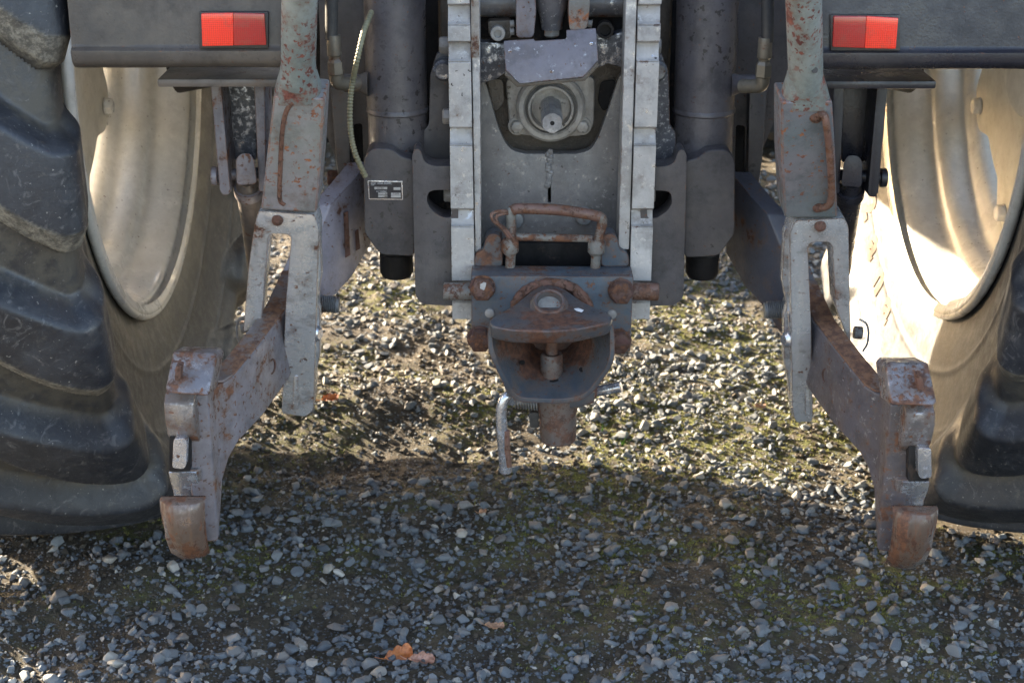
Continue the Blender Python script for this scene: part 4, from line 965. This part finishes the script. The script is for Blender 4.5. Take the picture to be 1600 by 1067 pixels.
# ---- hardware above the PTO
gd = PE('top_link_mount', 'clevis and bent guard plate above the drive shaft')
cv = [(787, 65), (797, 64), (834, 62), (836, 65), (883, 62), (885, 60), (885, 48), (931, 45), (935, 96), (920, 112), (911, 121), (862, 126), (812, 131), (790, 110)]
cvp = []
bm = poly_prism([U(x, y, 2.37 + (131 - y) * .00045) for x, y in cv], (0, .004, 0), bev=.0008); T('guard_plate', bm, m_cover, gd)
bmw = bmesh.new()
T('guard_flange', poly_prism([U(x, y, 2.376) for x, y in ((790, 111), (812, 131), (862, 126.5), (911, 121.5), (934, 97), (936, 104), (914, 127), (860, 132), (808, 137), (788, 118))], (0, .06, 0), bev=.001), m_castdark, gd)
for x, y in ((797, 81), (924, 69), (862, 112)): T('rivet', revolve(U(x, y, 2.37 + (131 - y) * .00045), (0, -1, 0), [(0, .0032), (.0012, .003), (.0018, .0018), (.0008, .0012)], 16), m_silver, gd)
T('side_strut', poly_prism([U(x, y, 2.47) for x, y in ((749, 66), (790, 68), (792, 112), (776, 124), (752, 131), (749, 128))], (0, .03, 0), bev=.003), m_blotch, gd)
T('side_strut', poly_prism([U(x, y, 2.47) for x, y in ((930, 52), (950, 58), (978, 48), (978, 108), (950, 100), (932, 108), (925, 90))], (0, .03, 0), bev=.003), m_blotch, gd)
T('cross_tube', cyl(U(735, 6, 2.50), U(985, 6, 2.50), M(22, 5, 2.5), n=36), m_linkdk, gd) if 0 else None
m_steel = metal('dark_steel', (.08, .08, .09), (.12, .115, .125), rust=.32, rough=.32, dust=.4, bare=.15, off=72, bsc=60)
T('cross_tube', cyl(U(740, 4, 2.50), U(832, 4, 2.50), M(23, 5, 2.5), n=36), m_steel, gd)
T('cross_tube', cyl(U(905, 4, 2.50), U(984, 4, 2.50), M(23, 5, 2.5), n=36), m_steel, gd)
T('clevis_arm', poly_prism([U(x, y, 2.42) for x, y in rnd([(808, -60), (836, -60), (838, 20), (834, 60), (806, 60), (806, 10)], 8)], (0, .05, 0), bev=.004), m_link, gd)
T('clevis_arm', poly_prism([U(x, y, 2.41) for x, y in rnd([(893, -60), (921, -60), (922, 10), (918, 46), (890, 50), (888, 20)], 8)], (0, .05, 0), bev=.004), m_rust_grey, gd) if 0 else None
m_rg = metal('rust_streaked_grey', (.25, .245, .23), (.20, .18, .16), rust=.42, chips=.4, rough=.45, off=73, orange=(.34, .12, .05), rsc=13)
T('clevis_arm', poly_prism([U(x, y, 2.41) for x, y in rnd([(893, -60), (921, -60), (922, 10), (918, 46), (890, 50), (888, 20)], 8)], (0, .05, 0), bev=.004), m_rg, gd)
T('clevis_back', poly_prism([U(x, y, 2.47) for x, y in ((834, -60), (892, -60), (892, 64), (834, 64))], (0, .03, 0), bev=.003), m_dark, gd)
T('adjuster', revolve(U(862, -60, 2.45), U(862, 46, 2.45) - U(862, -60, 2.45), [(0, .024), (.66, .023), (.82, .018), (1, .016)], 26), m_steel, gd)
T('adjuster_nut', revolve(U(862, 44, 2.45), U(862, 58, 2.45) - U(862, 44, 2.45), [(0, .013), (.8, .013), (1, .009)], 6), m_rg, gd)
T('bolt_bracket', poly_prism([U(x, y, 2.46) for x, y in rnd([(762, 34), (798, 32), (799, 60), (780, 64), (764, 56)], 4)], (0, .03, 0), bev=.003), m_castdark, gd)
T('socket_bolt', revolve(U(778, 51, 2.46), (0, -1, 0), [(0, .0115), (.012, .0115), (.013, .0105), (.013, .0062), (.006, .0058), (.006, 0.0005)], 28), m_bolt, gd)
T('small_bolt', hexbolt(U(797, 38, 2.46), (1, 0, .1), .006, .006), m_bolt, gd); T('small_bolt', hexbolt(U(797, 50, 2.46), (1, 0, .1), .006, .006), m_bolt, gd)
T('small_bolt', hexbolt(U(925, 38, 2.46), (-1, 0, .1), .006, .006), m_bolt, gd)
T('strut_eye', revolve(U(945, 46, 2.47), (0, -1, 0), [(-.01, .013), (.012, .013), (.012, .009), (0, .009)], 24), m_dark, gd)
T('upper_web', poly_prism([U(x, y, 2.53) for x, y in ((735, -60), (985, -60), (985, 60), (735, 60))], (0, .02, 0), bev=.002), m_dark, gd)
# ---- tow coupling
CP = PE('tow_coupling', 'blue grey rusty clevis coupling bolted to the hitch rails')
YP = 2.345
ztop = Zr(431, YP)
pl = [Vector((U(736, 431, YP).x, YP, ztop)), Vector((U(990, 434, YP).x, YP, ztop - .0015)), Vector((U(985, 548, YP).x, YP, Zr(550, YP))), Vector((U(737, 546, YP).x, YP, Zr(546, YP)))]
dp = .04
bm = poly_prism(pl, (0, .052, 0), bev=.0025); T('face_plate', bm, m_hitch, CP)
for x, y, r_ in ((754, 449, 19), (970, 454, 19), (750, 528, 19), (966, 532, 19)):
    T('flange_bolt', rough(hexbolt(U(x, y, YP), (0, -1, 0), M(r_, y, YP), .017), .0006, 120, x), m_rust, CP)
T('paint_chip', rough(revolve(U(757, 447, YP - .0185), (0, -1, 0), [(0, .007), (.0006, .0062)], 7), .003, 300), m_rail, CP, 'patch of pale paint on a bolt head')
for x, y in ((765, 489), (956, 491)): T('rivet', revolve(U(x, y, YP), (0, -1, 0), [(0, .0078), (.003, .007), (.004, .005)], 18), m_bolt, CP)
# weld arc
bm = bmesh.new(); arc_ = []
for k in range(25):
    a = math.pi * (k / 24); arc_.append(U(862 + 57 * math.cos(a), 486 - 43 * math.sin(a), YP - .003))
T('weld_arc', rough(tube(arc_, .0085, 12), .0026, 190), m_weld, CP)
# upper lip of the jaw
def srow(pts, z): return pts
top = [(858, 443), (880, 449), (912, 471), (951, 488), (958, 496), (950, 505), (900, 515), (858, 518), (800, 516), (768, 510), (763, 501), (772, 494), (808, 472), (836, 449)]
def Yt(r): return 2.33 - (r - 446) * .00215
secs = [[U(x, y, Yt(y)) for x, y in rnd(top, 9, 4)]]
bm = poly_prism(secs[0], (0, .014, -.026), bev=.006, seg=3); T('upper_lip', rough(bm, .0012, 30), m_jaw, CP, ang=45)
pb = U(858, 478, Yt(478)); nb = Vector((0, -.50, .87))
T('bushing', revolve(pb, nb, [(-.005, .029), (.003, .029), (.006, .026), (.010, .025), (.012, .0225), (.011, .019), (.002, .017), (-.006, .016)], 40, caps=False), m_jaw, CP, ang=35)
T('bushing_bottom', revolve(pb + nb * -.003, nb, [(0, .018), (.002, .018)], 30), m_rg2, CP) if 0 else None
T('bushing_bottom', revolve(pb + nb * .001, nb, [(0, .019), (.001, .019)], 30), m_rg, CP)
T('paint_fleck', rough(poly_prism([U(x, y, Yt(y) - .004) for x, y in ((897, 483), (904, 482), (912, 485), (909, 488), (901, 486))], (0, .002, 0), bev=0), 0), m_white, CP)
# jaw shell: lofted funnel, thick
mouth = rnd([(769, 512), (950, 506), (953, 520), (953, 556), (947, 574), (919, 611), (904, 620), (872, 624), (812, 621), (801, 612), (778, 566), (770, 545)], 9, 3)
N_ = len(mouth)
def Ym(r): return 2.225 - (r - 500) * .0001 + (0.0 if r < 560 else (r - 560) * .0004)
mo3 = [U(x, y, Ym(y)) for x, y in mouth]; cc = U(861, 548, 2.34)
def ins(p, f, dY):
    q = cc + (p - cc) * f; q.y = p.y + dY; return q
mid = []; bk = []
for p, (x, y) in zip(mo3, mouth):
    b = U(862 + (x - 862) * .40, 514 + (y - 506) * .28, 2.335); bk.append(b); mid.append(p.lerp(b, .5) + Vector((0, 0, -.001)))
def grow(ring, d):
    c_ = sum(ring, Vector()) / len(ring); out = []
    for i, p in enumerate(ring):
        tng = (ring[(i + 1) % len(ring)] - ring[i - 1]); n_ = Vector((tng.z, 0, -tng.x)).normalized()
        if n_.dot(p - c_) < 0: n_ = -n_
        out.append(p + n_ * d)
    return out
inner = [mo3, mid, bk]; outer = [grow(mo3, .0075), grow(mid, .010), grow(bk, .012)]
bm = bmesh.new()
ri = [[bm.verts.new(p) for p in r_] for r_ in inner]; ro = [[bm.verts.new(p) for p in r_] for r_ in outer]
def quads(a, b):
    for k in range(N_): bm.faces.new((a[k], a[(k + 1) % N_], b[(k + 1) % N_], b[k]))
quads(ri[0], ri[1]); quads(ri[1], ri[2]); quads(ro[0], ro[1]); quads(ro[1], ro[2]); quads(ri[0], ro[0]); bm.faces.new(ri[2]); quads(ro[2], ri[2])
bmesh.ops.recalc_face_normals(bm, faces=bm.faces[:]); bevel(bm, .003, 3); T('jaw', rough(bm, .0012, 28, 3), m_jaw, CP, ang=50)
pc = U(862, 580, 2.292)
T('coupling_pin', revolve(pc, (0, -.05, 1), [(-.02, .0165), (.001, .0165), (.001, .0175), (.026, .0175), (.031, .015), (.031, .0095), (.07, .0095)], 30), m_housing, CP)
T('pin_seat', revolve(pc + Vector((0, 0, -.006)), (0, -.36, .93), [(0, .022), (.004, .0205)], 30), m_dark, CP)
for x, y in ((816, 566), (909, 577)):
    p = U(x, y, 2.278); T('drain_hole', revolve(p + Vector((0, -.004, .001)), (0, -.5, .87), [(0, .0045), (.0006, .0045)], 16), m_dark, CP)
# housing under the jaw
h0 = U(871, 618, 2.30); h1 = U(872, 700, 2.285); h1.x = h0.x + .002
ax = Vector((0.002, 0, Zr(708, 2.28) - h0.z + .012))
T('spring_housing', revolve(h0, ax, [(-.1, .030), (.05, .031), (.34, .0305), (.345, .0295), (.90, .0285), (.97, .027), (1, .022)], 40), m_housing, CP, ang=30)
T('housing_arm', loft([[U(x, y, Y_) for x, y in ((880, 618), (930, 612), (928, 630), (895, 638), (880, 636))] for Y_ in (2.275, 2.31)], .003), m_jaw, CP)
T('release_rod', cyl(U(915, 614, 2.315), U(971, 604, 2.30), .0088, bev=.002), m_silver, CP)
T('rod_weld', rough(revolve(U(924, 612, 2.305), (1, 0, 0), [(0, .010), (.008, .010)], 14), .003, 200), m_weld, CP)
bm = bmesh.new(); a = U(798, 628, 2.30); b = U(845, 634, 2.30)
sp3 = [a.lerp(b, k / 160) + Vector((0, math.cos(k / 160 * 2 * math.pi * 11) * .008, math.sin(k / 160 * 2 * math.pi * 11) * .008)) for k in range(161)]
T('return_spring', tube(sp3, .0011, 6), m_zinc, CP)
hp = [U(800, 628, 2.27), U(794, 618, 2.262), U(786, 628, 2.258), U(783, 650, 2.258), U(786, 690, 2.262), U(790, 736, 2.27)]
T('release_handle', tube(spline(hp, 8), .0085, 18, rf=lambda i, n: .0072 + .0025 * i / n), m_silver, CP, 'hanging silver release handle with rust streak')
bm = tube([U(791, 672, 2.256), U(792, 700, 2.2575), U(795, 728, 2.263)], .0052, 10); T('handle_rust_streak', bm, m_handle_r, CP)
T('stop_block', S_ := L0.plate(rnd([(826, 645), (842, 645), (842, 669), (828, 668)], 3), 2.30, .02, bev=.002), m_rubberhose, CP)
# cross pins through the rails
T('cross_pin', cyl(U(693, 455, 2.375), U(740, 456, 2.375), M(14, 455, 2.37), bev=.002), m_handle, CP, 'bluish grey end of the cross pin')
T('cross_pin', cyl(U(985, 455, 2.375), U(1029, 456, 2.375), M(14, 455, 2.37), bev=.002), m_handle_r, CP, 'brown end of the cross pin')
# carrying handle and pin lugs behind the plate
H1 = PE('coupling_handle', 'rusty hooped handle above the tow coupling')
bar = [U(797, 420, 2.39), U(798, 395, 2.388), U(799, 350, 2.384), U(798, 334, 2.382), U(804, 327, 2.38), U(830, 326, 2.38), (U(870, 328, 2.38)), U(915, 334, 2.38), U(936, 338, 2.38), U(941, 346, 2.382), U(938, 362, 2.384), U(932, 395, 2.388), U(930, 420, 2.39)]
sp4 = spline(bar, 5); T('grip_hoop', tube(sp4, .0078, 16), m_handle, H1)
T('grip_top', tube(spline([U(801, 329, 2.3795), U(812, 326, 2.3785), U(870, 328, 2.3785), U(915, 334, 2.3785), U(937, 339, 2.3795)], 5), .0086, 16), m_handle_r, H1)
T('cross_bar', cyl(U(803, 370, 2.392), U(926, 373, 2.392), .0062), m_handle, H1)
for x, y in ((797, 385), (932, 386)):
    T('collar', rough(revolve(U(x, y - 12, 2.389), U(x, y + 12, 2.389) - U(x, y - 12, 2.389), [(0, .010), (.2, .0135), (.8, .0135), (1, .010)], 20), .0008, 150), m_handle, H1)
lp = [U(796, 372, 2.375), U(784, 356, 2.37), U(771, 345, 2.365), U(768, 336, 2.365), U(776, 331, 2.368), U(790, 330, 2.375), U(797, 334, 2.382)]
T('wire_loop', tube(spline(lp, 6), .0028, 8), m_handle_r, H1); T('wire_loop', tube([p + Vector((.007, .004, -.005)) for p in spline(lp, 6)], .0026, 8), m_handle_r, H1)
for c_, s_ in ((762, 1), (962, -1)):
    P = rnd([(c_ - 22 * s_, 417), (c_ - 20 * s_, 396), (c_ - 6 * s_, 390), (c_ - 4 * s_, 372), (c_ + 8 * s_, 364), (c_ + 22 * s_, 370), (c_ + 24 * s_, 417)], 8)
    T('pin_lug', rough(poly_prism([U(x, y, 2.395) for x, y in P], (0, .035, 0), bev=.006, seg=3), .001, 60), m_hitch, H1)
T('stay_bolt', hexbolt(U(805, 342, 2.5), (0, -1, 0), .014, .010, n=24), m_zinc); T('stay_bolt', hexbolt(U(912, 337, 2.5), (0, -1, 0), .014, .010, n=24), m_zinc)
T('painted_shade_plate', poly_prism([U(x, y, 2.47) for x, y in ((786, 380), (930, 380), (930, 416), (786, 416))], (0, .02, 0), bev=.002), m_dark)  # near-black plate stands in for the shade below the handle
T('bottom_stiffener', box(-.055, .175, 2.43, 2.6, Zr(470, 2.43), Zr(440, 2.43), .004), m_dark)
# ---- hoses, fittings, support plates
def hose(S, sd_):
    E = PE('hydraulic_hose')
    x = 518 if sd_ == 'L' else 517
    T('hose', tube([S.U(x + 2 , -60, 2.44), S.U(x, 0, 2.44), S.U(x, 62, 2.44)], M(10, 40, 2.44), 20), m_rubberhose, E)
    T('ferrule', revolve(S.U(x + 3, 55, 2.44), S.U(x + 5, 92, 2.44) - S.U(x + 3, 55, 2.44), [(0, M(11, 70, 2.44)), (.85, M(11.5, 70, 2.44)), (.9, M(9, 70, 2.44)), (1, M(9, 70, 2.44))], 24, bev=.0006), m_brass, E)
    T('union_nut', revolve(S.U(x + 5, 92, 2.44), S.U(x + 7, 118, 2.44) - S.U(x + 5, 92, 2.44), [(0, M(9, 100, 2.44)), (.2, M(13, 100, 2.44)), (.9, M(13.5, 100, 2.44)), (1, M(11, 100, 2.44))], 6), m_brass, E)
    T('elbow', tube(spline([S.U(x + 7, 116, 2.44), S.U(x + 9, 128, 2.442), S.U(x + 18, 131, 2.45), S.U(x + 40, 131, 2.47)], 5), M(11, 120, 2.44), 18), m_brass, E)
both(hose, 858, 4)
cs = [U(580, 20, 2.47), U(569, 48, 2.40), U(559, 90, 2.37), U(551, 128, 2.39), U(547, 165, 2.39), U(548, 205, 2.39), U(555, 240, 2.39), U(571, 276, 2.41)]
csp = spline(cs, 30); 
T('corrugated_cable', tube(csp, .004, 12, rf=lambda i, n: (.0046 if i % 4 < 2 else .0036)), m_sheath, None, 'yellowish ribbed cable sheath')
def supp(S, sd_):
    E = PE('link_support')
    if sd_ == 'L': pl = [(494, -60), (580, -60), (580, 300), (560, 290), (548, 330), (532, 305), (525, 250), (508, 205), (500, 160), (500, 60)]
    else: pl = [(494, -60), (580, -60), (580, 300), (560, 290), (550, 310), (533, 302), (528, 240), (495, 160), (482, 100), (480, 0)]
    holes = [rnd([(551, 195), (566, 193), (569, 280), (553, 285)], 5)]
    T('support_plate', S.plate(rnd(pl, 8, 3), 2.62, .02, holes, bev=.003), m_brown if sd_ == 'L' else m_paint, E)
    T('rib', S.plate([(516, 138), (545, 138), (549, 320), (532, 305), (525, 250)], 2.59, .03, bev=.004), m_brown if sd_ == 'L' else m_paint, E)
    T('dark_backing', S.plate([(538, 180), (590, 180), (590, 300), (548, 300)], 2.70, .02, bev=.002), m_dark, E)
    if sd_ == 'L': T('peg', cyl(S.U(512, 278, 2.66), S.U(530, 278, 2.66), .013, bev=.003), m_rust, E)
both(supp, 858, 2)
# ---- data plate
DP = T('data_plate', poly_prism([U(x, y, 2.4385) for x, y in ((574, 282), (629, 283), (630, 313), (576, 312))], (0, .0012, 0), bev=.0003), m_silver, None, 'small riveted data plate with printed fields')
T('printed_field', poly_prism([U(x, y, 2.4380) for x, y in ((576.2, 284.2), (627, 285.2), (628, 311), (578, 310))], (0, .0005, 0), bev=0), m_beam2, DP)
for q in ((585, 292.5, 605, 296), (615, 293, 626, 297), (591, 301.3, 605, 304.6), (591, 305.4, 605, 308.5), (611, 301.6, 626, 305), (611, 305.6, 626, 309)):
    T('white_field', poly_prism([U(x, y, 2.4375) for x, y in ((q[0], q[1]), (q[2], q[1]), (q[2], q[3]), (q[0], q[3]))], (0, .0003, 0), bev=0), m_rail, DP)
for body, x, y, sz, mt in (('AHK  ANH.-KUPPL.', 596, 287.0, .0040, m_white), ('TYP', 582, 289.5, .0032, m_white), ('zul. St\u00fctzlast', 596, 299.2, .0032, m_white), ('863 802', 594.5, 294.4, .0034, m_dark), ('kg', 603, 303.0, .0034, m_dark), ('kg', 603, 307.0, .0034, m_dark), ('T 2503', 618.5, 303.3, .0034, m_dark)):
    cu = bpy.data.curves.new('txt', 'FONT'); cu.body = body; cu.size = sz; cu.align_x = 'CENTER'; cu.align_y = 'CENTER'
    to = bpy.data.objects.new('txt', cu); C.objects.link(to); bpy.context.view_layer.update(); lm = bpy.data.meshes.new_from_object(to); bpy.data.objects.remove(to)
    lm.transform(Matrix.Translation(U(x, y, 2.4370)) @ Matrix.Rotation(R(90), 4, 'X')); lm.materials.clear(); lm.materials.append(mt)
    lo = bpy.data.objects.new('plate_text', lm); C.objects.link(lo); lo.parent = DP
